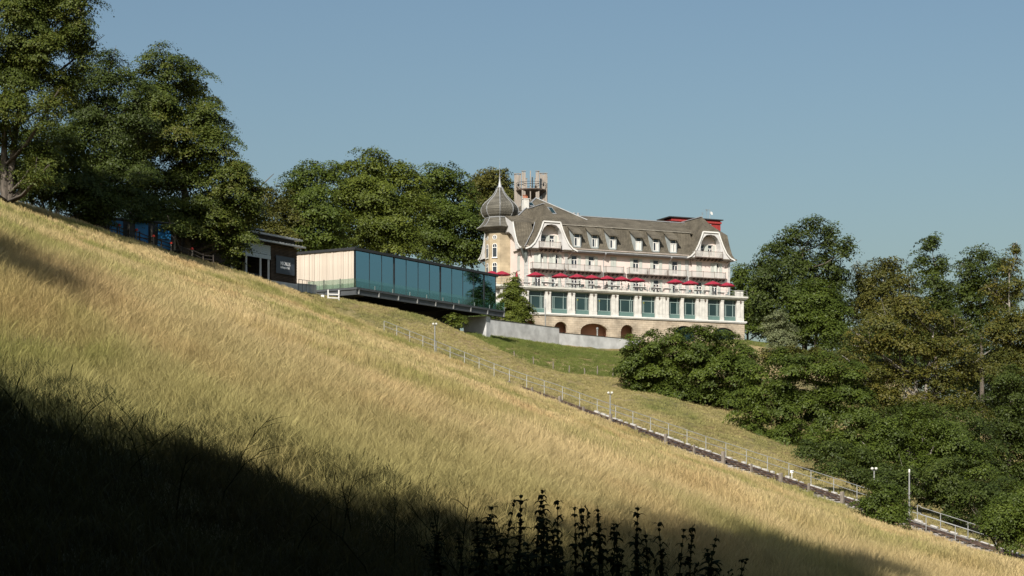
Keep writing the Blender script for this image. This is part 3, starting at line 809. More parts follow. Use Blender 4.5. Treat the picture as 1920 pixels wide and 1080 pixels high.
# front gables
GP = [(5.0, 42.6), (4.1, 42.95), (3.3, 43.7), (2.6, 44.95), (2.05, 46.2), (1.6, 47.45)]
AW = 2.05
def gable(uc, ridge, label):
    VF = -1.1
    m = MB()
    for s in (-1, 1):
        vs_ = []
        for v in (VF, 4.2):
            vs_ += [(uc + s * x, v, W(z)) for x, z in GP] + [(uc + s * x * .985, v, W(z) - .2) for x, z in GP]
        n_ = len(GP); fs = []
        for i in range(n_ - 1):
            fs += [(i, i + 1, 2 * n_ + i + 1, 2 * n_ + i), (n_ + i, 3 * n_ + i, 3 * n_ + i + 1, n_ + i + 1), (i, n_ + i, n_ + i + 1, i + 1)]
        fs.append((0, 2 * n_, 3 * n_, n_))
        m.add(vs_, fs)
        m.add([(uc + s * 1.6, VF, W(47.45)), (uc + s * 1.6, 13, W(47.45)), (uc, 13.0, W(ridge)), (uc, 2.2, W(ridge))], [(0, 1, 2, 3)])
    m.add([(uc - 1.6, VF, W(47.45)), (uc + 1.6, VF, W(47.45)), (uc, 2.2, W(ridge))], [(0, 1, 2)])
    m.add([(uc - 1.6, VF, W(47.25)), (uc + 1.6, VF, W(47.25)), (uc + 1.6, VF, W(47.45)), (uc - 1.6, VF, W(47.45))], [(0, 1, 2, 3)])
    m.add([(uc - 1.6, 13, W(47.45)), (uc + 1.6, 13, W(47.45)), (uc, 13, W(ridge))], [(0, 2, 1)])
    g = m.build('gable_roof', M_roof, hotel)
    # front panel with the arch, bargeboard edge
    inner = [(AW, 42.72), (AW, 43.9), (AW, 44.6), (AW * .93, 45.5), (AW * .72, 46.3), (AW * .42, 46.85), (0, 47.0)]
    outer = [(x, z - .18) for x, z in GP] + [(0, 47.27)]
    p = MB(); VP, VB = -.98, -.72
    for s in (-1, 1):
        n_ = len(inner)
        vs_ = [(uc + s * x, VP, W(z)) for x, z in outer] + [(uc + s * x, VP, W(z)) for x, z in inner] + [(uc + s * x, VB, W(z)) for x, z in outer] + [(uc + s * x, VB, W(z)) for x, z in inner] + [(uc + s * x, .55, W(z)) for x, z in inner]
        fs = []
        for i in range(n_ - 1):
            fs += [(i, i + 1, n_ + i + 1, n_ + i), (2 * n_ + i, 3 * n_ + i, 3 * n_ + i + 1, 2 * n_ + i + 1), (n_ + i, n_ + i + 1, 4 * n_ + i + 1, 4 * n_ + i)]
        fs.append((0, n_, 3 * n_, 2 * n_))
        p.add(vs_, fs)
    pn = p.build('gable_panel', M_soffit, hotel)
    b = MB()
    for s in (-1, 1):
        pts_ = [(x, z) for x, z in GP] + [(0, 47.45)]
        for (x0, z0), (x1, z1) in zip(pts_[:-1], pts_[1:]):
            b.bar((uc + s * x0, VF - .02, W(z0) - .05), (uc + s * x1, VF - .02, W(z1) - .05), .1, .24, up=(0, -1, 0) if False else (0, 0, 1))
    b.build('bargeboard', M_white, pn)
    q = MB(); q.bar((uc, 2.2, W(ridge) + .05), (uc, 13, W(ridge) + .05), .3, .14); q.build('ridge_cap', M_lead, g)
    # attic wall in the recess with two doors
    q = MB(); oo = []
    us = [uc - .95, uc + .75]
    for u in us: oo.append((u - .45, u + .45, W(42.95), W(45.25)))
    wall_open(q, uc - 2.03, uc + 2.03, W(42.7), W(45.8), oo, .5, .2)
    q.add([(uc - 2.03, .5, W(45.8)), (uc + 2.03, .5, W(45.8)), (uc + 1.5, .5, W(46.85)), (uc - 1.5, .5, W(46.85))], [(0, 1, 2, 3)]); q.build('attic_wall', M_pink, hotel)
    for i, u in enumerate(us): window(u, W(42.95), W(45.25), 'open', v=.5, w=.9, shutter_w=.42)
    # struts under the wings
    for s in (-1, 1):
        q = MB(); q.bar((uc + s * 4.2, -.95, W(42.55)), (uc + s * 3.5, -.05, W(41.3)), .14, .14); q.bar((uc + s * 4.3, -.9, W(42.52)), (uc + s * 2.1, -.9, W(42.52)), .12, .12); q.build('wing_strut', M_wood, hotel)
    q = MB()                                              # overhang floor under the panel
    for s in (-1, 1):
        a, b2 = uc + s * 2.1, uc + s * 4.9
        q.box(min(a, b2), max(a, b2), -.72, 0, W(42.4), W(42.46))
    q.build('wing_soffit', M_soffit, hotel)
gable(GL, 51.0, 'left'); gable(GR, 50.6, 'right')

# balconies
def balcony(u0, u1, z, v=0.0, dp=1.15, h=1.05):
    m = MB(); m.box(u0, u1, v - dp, v - .003, z - .16, z - .02); root = m.build('balcony', M_wood, hotel)
    n_ = max(2, int((u1 - u0) / .75)); q = MB()
    for i in range(n_ + 1):
        u = u0 + .1 + (u1 - u0 - .2) * i / n_
        q.bar((u, v - dp + .05, z - .22), (u, v - .01, z - .5), .11, .13); q.bar((u, v - dp - .12, z - .21), (u, v - .01, z - .21), .1, .1)
    q.build('brackets', M_wood, root)
    q = MB(); y = v - dp + .04
    for a in np.arange(u0 + .05, u1, .105): q.box(a, a + .062, y, y + .025, z + .03, z + h - .04)
    for yy in np.arange(v - dp + .15, v - .1, .11):
        q.box(u0 + .02, u0 + .045, yy, yy + .06, z + .03, z + h - .04); q.box(u1 - .045, u1 - .02, yy, yy + .06, z + .03, z + h - .04)
    q.build('balusters', M_picket, root)
    q = MB(); q.box(u0, u1, y - .03, y + .05, z + h - .04, z + h + .01); q.box(u0, u1, y - .02, y + .04, z, z + .03)
    for u in (u0 + .03, u1 - .03):
        q.bar((u, y, z + h - .015), (u, v - .01, z + h - .015), .05, .05)
    nn = max(1, round((u1 - u0) / 2.6))
    for i in range(nn + 1):
        u = u0 + .03 + (u1 - u0 - .06) * i / nn; q.box(u - .035, u + .035, y - .035, y + .055, z - .15, z + h + .1)
    q.build('handrail', mat_rail, root)
mat_rail = mat('brown_rail', (.20, .165, .14), .7, .1, 2)
for a, b in ((998.5, 1058.5), (1065, 1127), (1136, 1170), (1180, 1214), (1217, 1251), (1253, 1287), (1297, 1361)):
    balcony(hu(a, -1.1), hu(b, -1.1), W(39.2))
for a, b in ((1010, 1051), (1303, 1354)): balcony(hu(a, -1.1), hu(b, -1.1), W(42.85), v=-.0, dp=1.35)

# dormers on the front slope
def slope_v(z): return float(np.interp(z, [q[1] for q in LOW], [q[0] for q in LOW]))
for i, px in enumerate((1081, 1114, 1147.5, 1196, 1228.6, 1261)):
    u = hu(px, .6); z0, z1 = 43.55, 45.75; vf = .35; hwid = .72
    zt = 47.45
    m = MB()
    for s in (-1, 1):                                   # cheeks
        x = u + s * hwid; x2 = u + s * (hwid - .09)
        pts_ = [(vf, z0), (vf, z1 + .12), (2.35, zt - .12), (2.05, 46.2), (1.3, 44.75), (.7, 43.6)]
        vs_ = [(x, a, W(b)) for a, b in pts_] + [(x2, a, W(b)) for a, b in pts_]
        n_ = len(pts_); m.add(vs_, [tuple(range(n_)), tuple(range(2 * n_ - 1, n_ - 1, -1))] + [(k, (k + 1) % n_, n_ + (k + 1) % n_, n_ + k) for k in range(n_)])
    m.box(u - hwid + .09, u + hwid - .09, vf, vf + .1, W(z0) - .1, W(z0) + .12)
    m.box(u - hwid + .09, u + hwid - .09, vf, vf + .1, W(z1) - .02, W(z1) + .12)
    dm = m.build('dormer', mat('dormer_cheek_%d' % i, (.30, .33, .33), .7, .08, 1) if i == 0 else bpy.data.materials['dormer_cheek_0'], hotel)
    q = MB(); a = u - hwid - .28; b = u + hwid + .28
    vs_ = [(a, vf - .5, W(z1) + .10), (b, vf - .5, W(z1) + .10), (b, 2.6, W(zt) + .14), (a, 2.6, W(zt) + .14)]
    q.add(vs_ + [(x, y, z - .12) for x, y, z in vs_], [(0, 1, 2, 3), (7, 6, 5, 4), (0, 4, 5, 1), (1, 5, 6, 2), (2, 6, 7, 3), (3, 7, 4, 0)]); q.build('dormer_roof', M_roof, dm)
    q = MB(); fw = .5; zm = W(z1) - .62
    for s in (-1, 1): q.box(u + s * fw - .05, u + s * fw + .05, vf + .02, vf + .09, W(z0) + .12, W(z1) - .02)
    q.box(u - fw + .05, u + fw - .05, vf + .02, vf + .09, zm - .05, zm + .05); q.box(u - .06, u + .06, vf + .02, vf + .09, W(z0) + .2, zm - .05); q.box(u - fw + .05, u + fw - .05, vf + .02, vf + .09, W(z0) + .12, W(z0) + .2)
    q.build('dormer_window', M_white, dm)
    q = MB(); q.box(u - hwid + .1, u + hwid - .1, vf + .1, vf + .13, W(z0) + .1, W(z1)); q.build('pane', M_winglass, dm)
    q = MB(); q.box(u + .06 if i % 2 == 0 or i == 3 else u + .2, u + fw - .05, vf + .085, vf + .095, W(z0) + .2, zm - .05)
    if i in (3, 5): q.box(u - fw + .05, u - .06, vf + .085, vf + .095, W(z0) + .2, zm - .05)
    q.build('curtain', M_curtain, dm)
    q = MB(); q.tube([(u + hwid + .2, vf - .45, W(z1) + .05), (u + hwid + .12, vf - .1, W(z1) - .3), (u + hwid + .06, vf + .1, W(z1) - .45), (u + hwid + .06, vf + .1, W(z0) - .1)], .045, 6); q.build('downpipe', M_lead, dm)

# left end gable panel (faces -u) with its curved edges, mirrored about v=8.5
OUT = [(-1.0, 42.6), (-.1, 42.9), (.7, 43.6), (1.4, 44.8), (2.0, 46.15), (2.5, 47.4), (6.8, 49.3)]
INN = [(1.6, 42.66), (1.72, 43.5), (2.2, 44.5), (3.2, 45.45), (4.4, 46.05), (5.5, 46.15), (6.8, 45.6)]
p = MB(); n_ = len(OUT)
for mir in (0, 1):
    f_ = (lambda v: 17 - v) if mir else (lambda v: v)
    vs_ = []
    for u, pr in ((-.98, OUT), (-.98, INN), (-.74, OUT), (-.74, INN), (.0, INN)):
        vs_ += [(u, f_(v), W(z)) for v, z in pr]
    fs = []
    for i in range(n_ - 1):
        fs += [(i, n_ + i, n_ + i + 1, i + 1), (2 * n_ + i, 2 * n_ + i + 1, 3 * n_ + i + 1, 3 * n_ + i), (n_ + i, 4 * n_ + i, 4 * n_ + i + 1, n_ + i + 1)]
    fs.append((0, 2 * n_, 3 * n_, n_))
    p.add(vs_, fs)
ep = p.build('end_gable_panel', M_soffit, hotel)
b = MB()
for mir in (0, 1):
    f_ = (lambda v: 17 - v) if mir else (lambda v: v)
    for (v0, z0), (v1, z1) in zip(LOW[:-1], LOW[1:]):
        b.bar((-1.05, f_(v0), W(z0) - .06), (-1.05, f_(v1), W(z1) - .06), .12, .26)
b.build('bargeboard', M_white, ep)
q = MB()
for f_ in ((lambda v: v), (lambda v: 17 - v)):
    q.bar((-.9, f_(-.3), W(42.5)), (-.05, f_(.5), W(41.2)), .14, .14); q.box(-.74, 0, min(f_(-.9), f_(1.55)), max(f_(-.9), f_(1.55)), W(42.4), W(42.45))
q.build('wing_strut', M_wood, hotel)
# corner bracket below the valley, valley strip
q = MB(); q.bar((-.9, -.9, W(42.5)), (.1, .05, W(40.8)), .3, .3); q.lathe([(.1, W(40.3)), (.32, W(41)), (.42, W(42.4))], 6, (.15, -.1)); q.build('corner_bracket', mat('dark_green_grey', (.12, .14, .13), .7, .1, 1), hotel)
q = MB(); q.tube([(-.35, -.95, W(42.95)), (.35, .1, W(43.4)), (1.3, 1.0, W(44.6)), (2.4, 1.75, W(46.1)), (GL - 1.6, 2.5, W(47.75))], .07, 5); q.build('valley_strip', M_lead, roof)

# higher hipped roof at the back left, skylights, chimney, roof plant
m = MB(); pk = (hu(1005, 12), 12.0, W(53.6)); a, b = pk[0] - 6.0, pk[0] + 7.5
m.add([(a, 6.3, W(49.3)), (b, 6.3, W(49.3)), (b, 18, W(49.3)), (a, 18, W(49.3)), pk, (pk[0], 15, pk[2])], [(0, 1, 4), (1, 2, 5, 4), (2, 3, 5), (3, 0, 4, 5)])
rr_ = m.build('rear_roof', M_roof, hotel)
q = MB()
for e in ((a, 6.3), (b, 6.3)): q.bar((e[0], e[1], W(49.36)), (pk[0], pk[1], pk[2] + .05), .24, .12)
q.build('hip_cap', M_lead, rr_)
def on_rear(u, t):                                     # point on the front face of the rear roof, t 0 at foot
    return Vector((u, 6.3 + 5.7 * t, W(49.3) + (53.6 - 49.3) * t))
q = MB()
for u, t0, t1 in ((hu(1036, 8), .18, .52), (hu(999, 9), .5, .72)):
    p0, p1 = on_rear(u, t0), on_rear(u, t1); q.bar(p0 + Vector((0, 0, .1)), p1 + Vector((0, 0, .1)), .95, .14)
sk_ = q.build('skylight', M_lead, rr_)
q = MB()
for u, t0, t1 in ((hu(1036, 8), .21, .49), (hu(999, 9), .53, .69)):
    p0, p1 = on_rear(u, t0), on_rear(u, t1); q.bar(p0 + Vector((0, -.02, .16)), p1 + Vector((0, -.02, .16)), .72, .06)
q.build('pane', M_tealglass, sk_)
uc_ = hu(985, 9.2); q = MB(); q.box(uc_ - .5, uc_ + .5, 8.7, 9.7, W(48.6), W(52.75)); q.box(uc_ - .58, uc_ + .58, 8.62, 9.78, W(52.75), W(52.87)); ch = q.build('chimney', M_column, hotel)
for dx in (-.3, 0.02, .33):
    q = MB(); q.lathe([(.12, W(52.87)), (.15, W(53.15)), (.11, W(53.35))], 8, (uc_ + dx, 9.2)); q.build('chimney_pot', M_pot, ch)
q = MB(); q.box(uc_ - .5, uc_ + .15, 9.0, 9.4, W(53.42), W(53.5)); q.bar((uc_ - .4, 9.2, W(52.8)), (uc_ - .4, 9.2, W(53.45)), .06, .06, up=(0, 1, 0)); q.bar((uc_ + .05, 9.2, W(52.8)), (uc_ + .05, 9.2, W(53.45)), .06, .06, up=(0, 1, 0)); q.build('chimney_cowl', M_pot, ch)
for px in (1076, 1083.5):
    u = hu(px, 9); q = MB(); q.lathe([(.22, W(50.0)), (.22, W(50.75)), (.27, W(50.78)), (.27, W(50.9))], 10, (u, 8.9)); q.build('roof_vent', M_lead, hotel)
# red plant room
ua, ub = hu(1264, 9.6), hu(1351, 9.6)
q = MB(); q.box(ua, ub, 9.6, 13.5, W(46), W(51.35)); pr = q.build('red_plant_room', M_red, hotel)
q = MB(); q.box(ua - 1.2, ub + .35, 9.1, 14.2, W(51.37), W(51.55)); q.build('flat_roof', M_dark, pr)
q = MB(); q.box(ua - .7, ub + .12, 9.38, 13.8, W(50.75), W(51.1)); q.build('fascia', M_red, pr)
for k in range(9):
    u = ua + (ub - ua) * (k + .5) / 9; q = MB(); q.box(u - .02, u + .02, 9.57, 9.598, W(46.5), W(50.7)); q.build('seam', M_red, pr)
ant = empty('roof_aerial', hw(hu(1331, 10), 10, 51.55), ANG); tag(ant, 'thin aerial mast with small dish on the red roof box', 'aerial')
q = MB(); q.tube([(0, 0, 0), (0, 0, 1.9)], .04, 6); q.bar((-.9, 0, 1.75), (.1, 0, 1.75), .03, .03)
for k in range(4): q.bar((-.8 + k * .22, -.22, 1.75), (-.8 + k * .22, .22, 1.75), .02, .02)
q.build('mast', M_galv, ant)
q = MB(); q.lathe([(.02, 0), (.2, .05), (.34, .16)], 12); d_ = q.build('dish', M_white, ant, loc=(.18, -.1, 1.1)); d_.rotation_euler = (1.3, 0, .3)
for i, px in enumerate((1317, 1325)):
    q = MB(); hh = (1.25, 1.9)[i]; q.tube([(0, 0, 0), (0, 0, hh)], .03, 5); q.bar((-.4, 0, hh - .1), (.4, 0, hh - .1), .03, .03); q.bar((-.3, 0, hh - .4), (.3, 0, hh - .4), .03, .03); q.bar((0, -.3, hh - .25), (0, .3, hh - .25), .03, .03)
    o = q.build('whip_aerial', M_galv, loc=hw(hu(px, 10), 10, 51.55)); o.rotation_euler = (0, 0, ANG)
    tag(o, ('short' if i == 0 else 'taller') + ' crossbar aerial on the red roof box', 'aerial')

# onion tower on the left end
TC = (-1.0, 8.3)
q = MB(); q.lathe([(2.55, W(26)), (2.55, W(46.75))], 8, TC, ph=.5); tw = q.build('tower_wall', M_tan, hotel)
q = MB(); q.lathe([(2.5, W(45.9)), (2.62, W(46.3)), (3.1, W(46.75)), (3.95, W(46.95)), (4.05, W(47.05)), (3.5, W(47.4)), (2.9, W(48.1)), (2.5, W(48.9))], 8, TC, ph=.5); sk = q.build('tower_skirt_roof', M_dome, hotel)
q = MB()
q.lathe([(2.5, W(45.9)), (2.62, W(46.28)), (3.1, W(46.72)), (3.93, W(46.93))], 8, TC, ph=.5)
dome = [(2.45, 48.85), (2.95, 49.3), (3.22, 49.8), (3.3, 50.25), (3.24, 50.7), (2.98, 51.2), (2.52, 51.72), (1.92, 52.25), (1.36, 52.8), (.95, 53.35), (.62, 53.95), (.44, 54.4)]
q = MB(); q.lathe([(r, W(z)) for r, z in dome], 8, TC, ph=.5); dm = q.build('onion_dome', M_dome, hotel)
q = MB()
for k in range(8):
    a = 2 * math.pi * (k + .5) / 8; q.tube([(TC[0] + r * math.cos(a), TC[1] + r * math.sin(a), W(z)) for r, z in dome], .07, 5)
q.lathe([(2.62, W(48.78)), (2.66, W(48.95)), (2.5, W(49.0))], 8, TC, ph=.5)
for k in range(8):
    a = 2 * math.pi * (k + .5) / 8; q.tube([(TC[0] + r * math.cos(a), TC[1] + r * math.sin(a), W(z)) for r, z in ((4.05, 47.07), (3.5, 47.42), (2.9, 48.12), (2.5, 48.9))], .06, 5)
q.build('dome_ribs', M_lead, dm)
q = MB(); q.lathe([(.48, W(54.3)), (.3, W(54.75)), (.16, W(55.4)), (.11, W(55.9)), (.2, W(56.02)), (.07, W(56.15)), (.06, W(56.4)), (.14, W(56.52)), (.04, W(56.65)), (.03, W(57.2)), (.012, W(59.4))], 8, TC); q.build('finial', M_lead, dm)
# tower windows on the faces turned to the camera
ap = 2.55 * math.cos(math.pi / 8)
for k, zs in ((5, (45.3, 43.0, 39.7, 36.2)), (4, (45.3, 43.0, 39.7, 36.2)), (6, ())):
    a = 2 * math.pi * k / 8; nrm = Vector((math.cos(a), math.sin(a), 0)); tg = Vector((-nrm.y, nrm.x, 0)); c0 = Vector((TC[0], TC[1], 0)) + nrm * (ap + .0)
    for j, zc in enumerate(zs):
        q = MB(); g = MB()
        def ring(rx, h0, h1, n_=9):
            pts_ = [(-rx, h0), (rx, h0)] + [(rx * math.cos(t), h1 - rx + rx * math.sin(t)) for t in np.linspace(0, math.pi, n_)]
            return pts_
        if j == 0:
            oo_ = [(.42 * math.cos(t), .42 * math.sin(t)) for t in np.linspace(0, 2 * math.pi, 13)[:-1]]; ii_ = [(x * .76, y * .76) for x, y in oo_]
        else:
            oo_ = ring(.46, -1.25, 1.25); ii_ = ring(.36, -1.15, 1.15)
        n_ = len(oo_); z_ = W(zc)
        f3 = lambda x, y, d: c0 + tg * x + nrm * d + Vector((0, 0, z_ + y))
        q.add([f3(x, y, .05) for x, y in oo_] + [f3(x, y, .05) for x, y in ii_] + [f3(x, y, .0) for x, y in oo_],
              [(i, (i + 1) % n_, n_ + (i + 1) % n_, n_ + i) for i in range(n_)] + [(2 * n_ + i, 2 * n_ + (i + 1) % n_, (i + 1) % n_, i) for i in range(n_)])
        if j: q.bar(f3(-.36, .5, .05), f3(.36, .5, .05), .05, .1); q.bar(f3(-.56, -1.32, .08), f3(.56, -1.32, .08), .2, .1)
        else: q.bar(f3(-.32, 0, .04), f3(.32, 0, .04), .03, .06); q.bar(f3(0, -.32, .04), f3(0, .32, .04), .03, .06, up=tg)
        if j:
            q.bar(f3(0, .5, .045), f3(0, 1.1, .045), .03, .06, up=tg)
        fw_ = q.build('tower_window', M_white, tw)
        g.add([f3(x, y, .02) for x, y in ii_], [tuple(range(n_))]); g.build('pane', M_winglass, tw)

# terrace storey: slab, columns, teal glazing
VC = -5.0
UT1 = hu(1396, VC); UT0 = -7.5
m = MB()
m.box(UT0 - .45, UT1 + .45, VC - .55, -.003, W(35.30), W(TF)); m.box(UT0 - .3, UT1 + .3, VC - .4, -.003, W(35.12), W(35.298)); m.box(UT0, UT1, VC - .1, -.003, W(34.95), W(35.118))
m.box(UT0 - .45, .0, -.003, 12, W(35.30), W(TF) - .002)
m.build('terrace_slab', M_slab, hotel)
groups = [(938, 950, 2), (980, 992, 2), (1022.5, 1033.5, 2), (1065.5, 1078.5, 2), (1106.5, 1119.5, 2), (1147.5, 1160, 2), (1190.5, 1203, 2), (1230, 1254.5, 4), (1277, 1282.5, 1), (1305.8, 1327.3, 4), (1352, 1357.6, 1), (1381.8, 1394.8, 2)]
GU = [(hu(a, VC), hu(b, VC), n) for a, b, n in groups]
for a, b, n in GU:
    wcol = (b - a) / n
    for i in range(n):
        x0, x1 = a + i * wcol + .03, a + (i + 1) * wcol - .03; q = MB()
        q.box(x0, x1, VC, VC + .42, W(31.7), W(34.6)); q.box(x0 - .02, x1 + .02, VC - .06, VC + .44, W(31.2), W(31.7)); q.box(x0 - .02, x1 + .02, VC - .05, VC + .44, W(34.6), W(34.95))
        w3 = (x1 - x0) / 5
        for k in (1, 3): q.box(x0 + k * w3, x0 + (k + 1) * w3, VC - .035, VC - .002, W(31.85), W(34.45))
        q.build('column', M_column, hotel)
    if n > 1:
        for i in range(1, n):
            if n == 4 and i == 2: continue
            xm = a + i * wcol; q = MB(); q.lathe([(.05, W(34.35)), (.14, W(34.55)), (.16, W(34.8))], 7, (xm, VC - .08)); q.build('console', M_wood, hotel)
    q = MB(); q.box(a + .03, b - .03, VC + .43, VC + .6, W(31.2), W(34.95)); q.build('pier', M_column, hotel)
for i in range(len(GU) - 1):
    a, b = GU[i][1], GU[i + 1][0]; y = VC + .5; q = MB()
    w_ = b - a
    q.box(a, b, y, y + .1, W(31.2), W(31.95)); q.box(a, b, y, y + .1, W(34.75), W(34.95))
    fw_ = q.build('terrace_window', M_teal, hotel)
    q = MB(); q.box(a, b, y - .02, y + .08, W(34.02), W(34.1)); q.box(a, b, y - .02, y + .08, W(31.952), W(32.02))
    left = i % 2 == 0
    for t in ((.14, .24, .78) if left else (.2, .76, .86)): q.box(a + w_ * t - .035, a + w_ * t + .035, y - .02, y + .08, W(32.022), W(34.018))
    q.box(a + w_ * .8 - .03, a + w_ * .8 + .03, y - .02, y + .08, W(34.102), W(34.75)); q.build('frame', M_tealrim, fw_)
    for t0, t1 in (((0, .14), (.24, .78), (.78, 1)) if left else ((0, .2), (.2, .76), (.86, 1))):
        q = MB(); q.box(a + w_ * t0, a + w_ * t1, y + .09, y + .11, W(32.0), W(34.05)); q.build('pane', M_tealglass, fw_)
    q = MB(); q.box(a, b, y + .09, y + .11, W(34.08), W(34.8)); q.build('pane', M_tealglass, fw_)
    t0, t1 = ((.14, .24) if left else (.76, .86)); q = MB(); q.box(a + w_ * t0, a + w_ * t1, y + .09, y + .12, W(32.0), W(34.05)); q.build('slim_pane', M_tealglass, fw_)
    if i in (3, 4, 6):
        q = MB(); q.box(a + w_ * .2, a + w_ * .2 + .2, y - .05, y - .03, W(33.6), W(33.85)); q.build('sticker', mat('olive_sticker_%d' % i, (.25, .24, .03), .6, .05, 1), fw_)
# body behind the glazing, end walls of the terrace storey
q = MB(); q.box(UT0 + .1, UT1 - .1, VC + .62, -.05, W(31.15), W(34.9)); q.build('terrace_storey_core', M_column, hotel)
q = MB(); q.box(UT0 - .3, UT1 + .35, VC - .3, -.1, W(30.95), W(31.18)); q.box(UT0 - .2, UT1 + .22, VC - .2, -.1, W(30.8), W(30.948)); q.build('lower_cornice', M_white, hotel)

# stone base with arches
arches = [(1039, 1064, 603), (1088.5, 1139.5, 606.5), (1164, 1188, 609), (1264, 1303, 611), (1335, 1378, 614.5), (985, 1004, 600)]
AR = []
for a, b, py in arches:
    ua_, ub_ = hu(a, VC), hu(b, VC); AR.append((ua_, ub_, W(hz(py, (ua_ + ub_) / 2, VC))))
m = MB(); zb0, zb1 = W(24.5), W(30.8)
wall_open(m, UT0, UT1, zb0, zb1, [(a, b, zb0, t) for a, b, t in AR], VC, .001)
for a, b, t in AR:
    c, r = (a + b) / 2, (b - a) / 2; rise = min(r, 1.9) * (1.0 if r < 1.5 else .72); zs = t - rise; n_ = 14
    arc = [(c - r * math.cos(k * math.pi / n_), zs + rise * math.sin(k * math.pi / n_)) for k in range(n_ + 1)]
    for (x0, z0), (x1, z1) in zip(arc[:-1], arc[1:]):
        m.add([(x0, VC, z0), (x1, VC, z1), (x1, VC, t), (x0, VC, t)], [(0, 1, 2, 3)])
        m.add([(x0, VC, z0), (x0, VC + .6, z0), (x1, VC + .6, z1), (x1, VC, z1)], [(0, 1, 2, 3)])
    for x in (a, b): m.add([(x, VC, zb0), (x, VC + .6, zb0), (x, VC + .6, zs), (x, VC, zs)], [(0, 1, 2, 3)])
m.add([(UT0, VC, zb0), (UT0, 0, zb0), (UT0, 0, zb1), (UT0, VC, zb1)], [(0, 1, 2, 3)]); m.add([(UT1, VC, zb0), (UT1, 0, zb0), (UT1, 0, zb1), (UT1, VC, zb1)], [(3, 2, 1, 0)])
base_o = m.build('stone_base', M_stone, hotel)
for a, b, t in AR:                                       # stones round each arch
    c, r = (a + b) / 2, (b - a) / 2; rise = min(r, 1.9) * (1.0 if r < 1.5 else .72); zs = t - rise; n_ = 13 if r > 1.5 else 9
    for k in range(n_):
        t0, t1 = (k + .04) * math.pi / n_, (k + .96) * math.pi / n_
        q = MB(); pts_ = [(c - rr2 * math.cos(tt), zs + (rise + rr2 - r) * math.sin(tt)) for rr2, tt in ((r, t0), (r, t1), (r + .38, t1), (r + .38, t0))]
        q.add([(x, VC - .04, z) for x, z in pts_] + [(x, VC - .002, z) for x, z in pts_], [(0, 1, 2, 3), (0, 4, 5, 1), (1, 5, 6, 2), (2, 6, 7, 3), (3, 7, 4, 0)])
        q.build('arch_stone', M_stone, base_o)
q = MB(); q.add([(UT0, VC + 2.2, zb0), (UT1, VC + 2.2, zb0), (UT1, VC + 2.2, zb1), (UT0, VC + 2.2, zb1), (UT0, VC + .6, zb1 - .05), (UT1, VC + .6, zb1 - .05), (UT1, VC + 2.2, zb1 - .05), (UT0, VC + 2.2, zb1 - .05)], [(0, 1, 2, 3), (4, 5, 6, 7)])
q.build('arcade_back_wall', M_reveal, hotel)
for a, b, t in AR:
    for x in (a - .5, b + .5):
        q = MB(); q.box(x - .1, x + .1, VC + .61, VC + 2.18, zb0, t + .4); q.build('arcade_partition', M_reveal, hotel)
# glazed tops in the two right arches
for a, b, t in AR[3:5]:
    q = MB(); q.box(a, b, VC + .3, VC + .34, zb0, t - .05); q.build('arch_glazing', M_tealglass, hotel)

# ------------------------------------------------------------------ glass pavilion
PA = math.radians(58.5); PC_, PS_ = math.cos(PA), math.sin(PA)
po = P(664, 537.2, 240)
PZ = po.z                                   # glazing foot, world height
pav = empty('glass_pavilion', (po.x, po.y, PZ), PA)
tag(pav, 'dark framed glass pavilion raised on a steel deck over the slope', 'pavilion')
PL, PD, PH = 34.4, 11.0, 4.65               # length, depth, glass height; local x along glass, y into the building
M_black = mat('black_steel', (0.022, 0.023, 0.025), 0.5, 0.1, 1)
M_beam = mat('grey_deck_beam', (0.075, 0.082, 0.088), 0.55, 0.08, 0.6, metal=0.2)
M_board = mat('pale_larch_board', (0.55, 0.475, 0.395), 0.85, 0.08, 1.0, stretch=(4, 4, .4))
M_board2 = mat('pale_larch_board_b', (0.50, 0.43, 0.355), 0.85, 0.08, 1.0, stretch=(4, 4, .4))
M_pane = glass_mat('pavilion_glass', (0.38, 0.62, 0.74), (0.34, 0.50, 0.52), 0.66)
M_balglass = glass_mat('balustrade_glass', (0.6, 0.78, 0.80), (0.80, 0.90, 0.87), 0.16)
M_floor = mat('pavilion_floor', (0.25, 0.22, 0.18), 0.6, 0.1, 1)
M_inwall = mat('pavilion_inside_wall', (0.05, 0.06, 0.065), 0.8, 0.1, .5)
q = MB(); q.box(-.25, PL + .25, -.3, PD + .3, PH + .05, PH + .38); q.build('roof_slab', M_black, pav)
q = MB(); q.box(0, PL, .06, PD, -.22, -.02); q.build('floor', M_floor, pav)
q = MB(); q.box(0, PL, PD - .1, PD, -.02, PH + .05); q.build('rear_wall', M_inwall, pav)
q = MB(); q.box(PL * .52, PL * .66, 5.0, 8.0, -.02, PH - .8); q.build('inner_counter_block', M_inwall, pav)
# end wall of upright boards (faces the meadow)
nb_ = 40
bm = []
for k in range(2):
    q = MB(); wv = PD / nb_; q.box(-.06 - .02 * k, .0, 0, wv - .02, -.1, PH + .04); bm.append(q)
protos = [bm[0].build('board', M_board, pav), bm[1].build('board', M_board2, pav)]
rr = random.Random(3)
protos[0].location = (0, .02, 0); protos[1].location = (0, .02 + PD / nb_, 0)
for i in range(2, nb_):
    o = link('board', protos[rr.choice((0, 0, 1))].data, pav, (rr.choice((0, -.02, .012)), .02 + i * PD / nb_, 0))
q = MB(); q.box(.01, .15, .1, PD, -.1, PH + .05); q.build('end_wall', M_inwall, pav)
q = MB(); q.box(-.05, .3, -.06, .02, -.1, PH + .05); q.build('corner_post', M_black, pav)
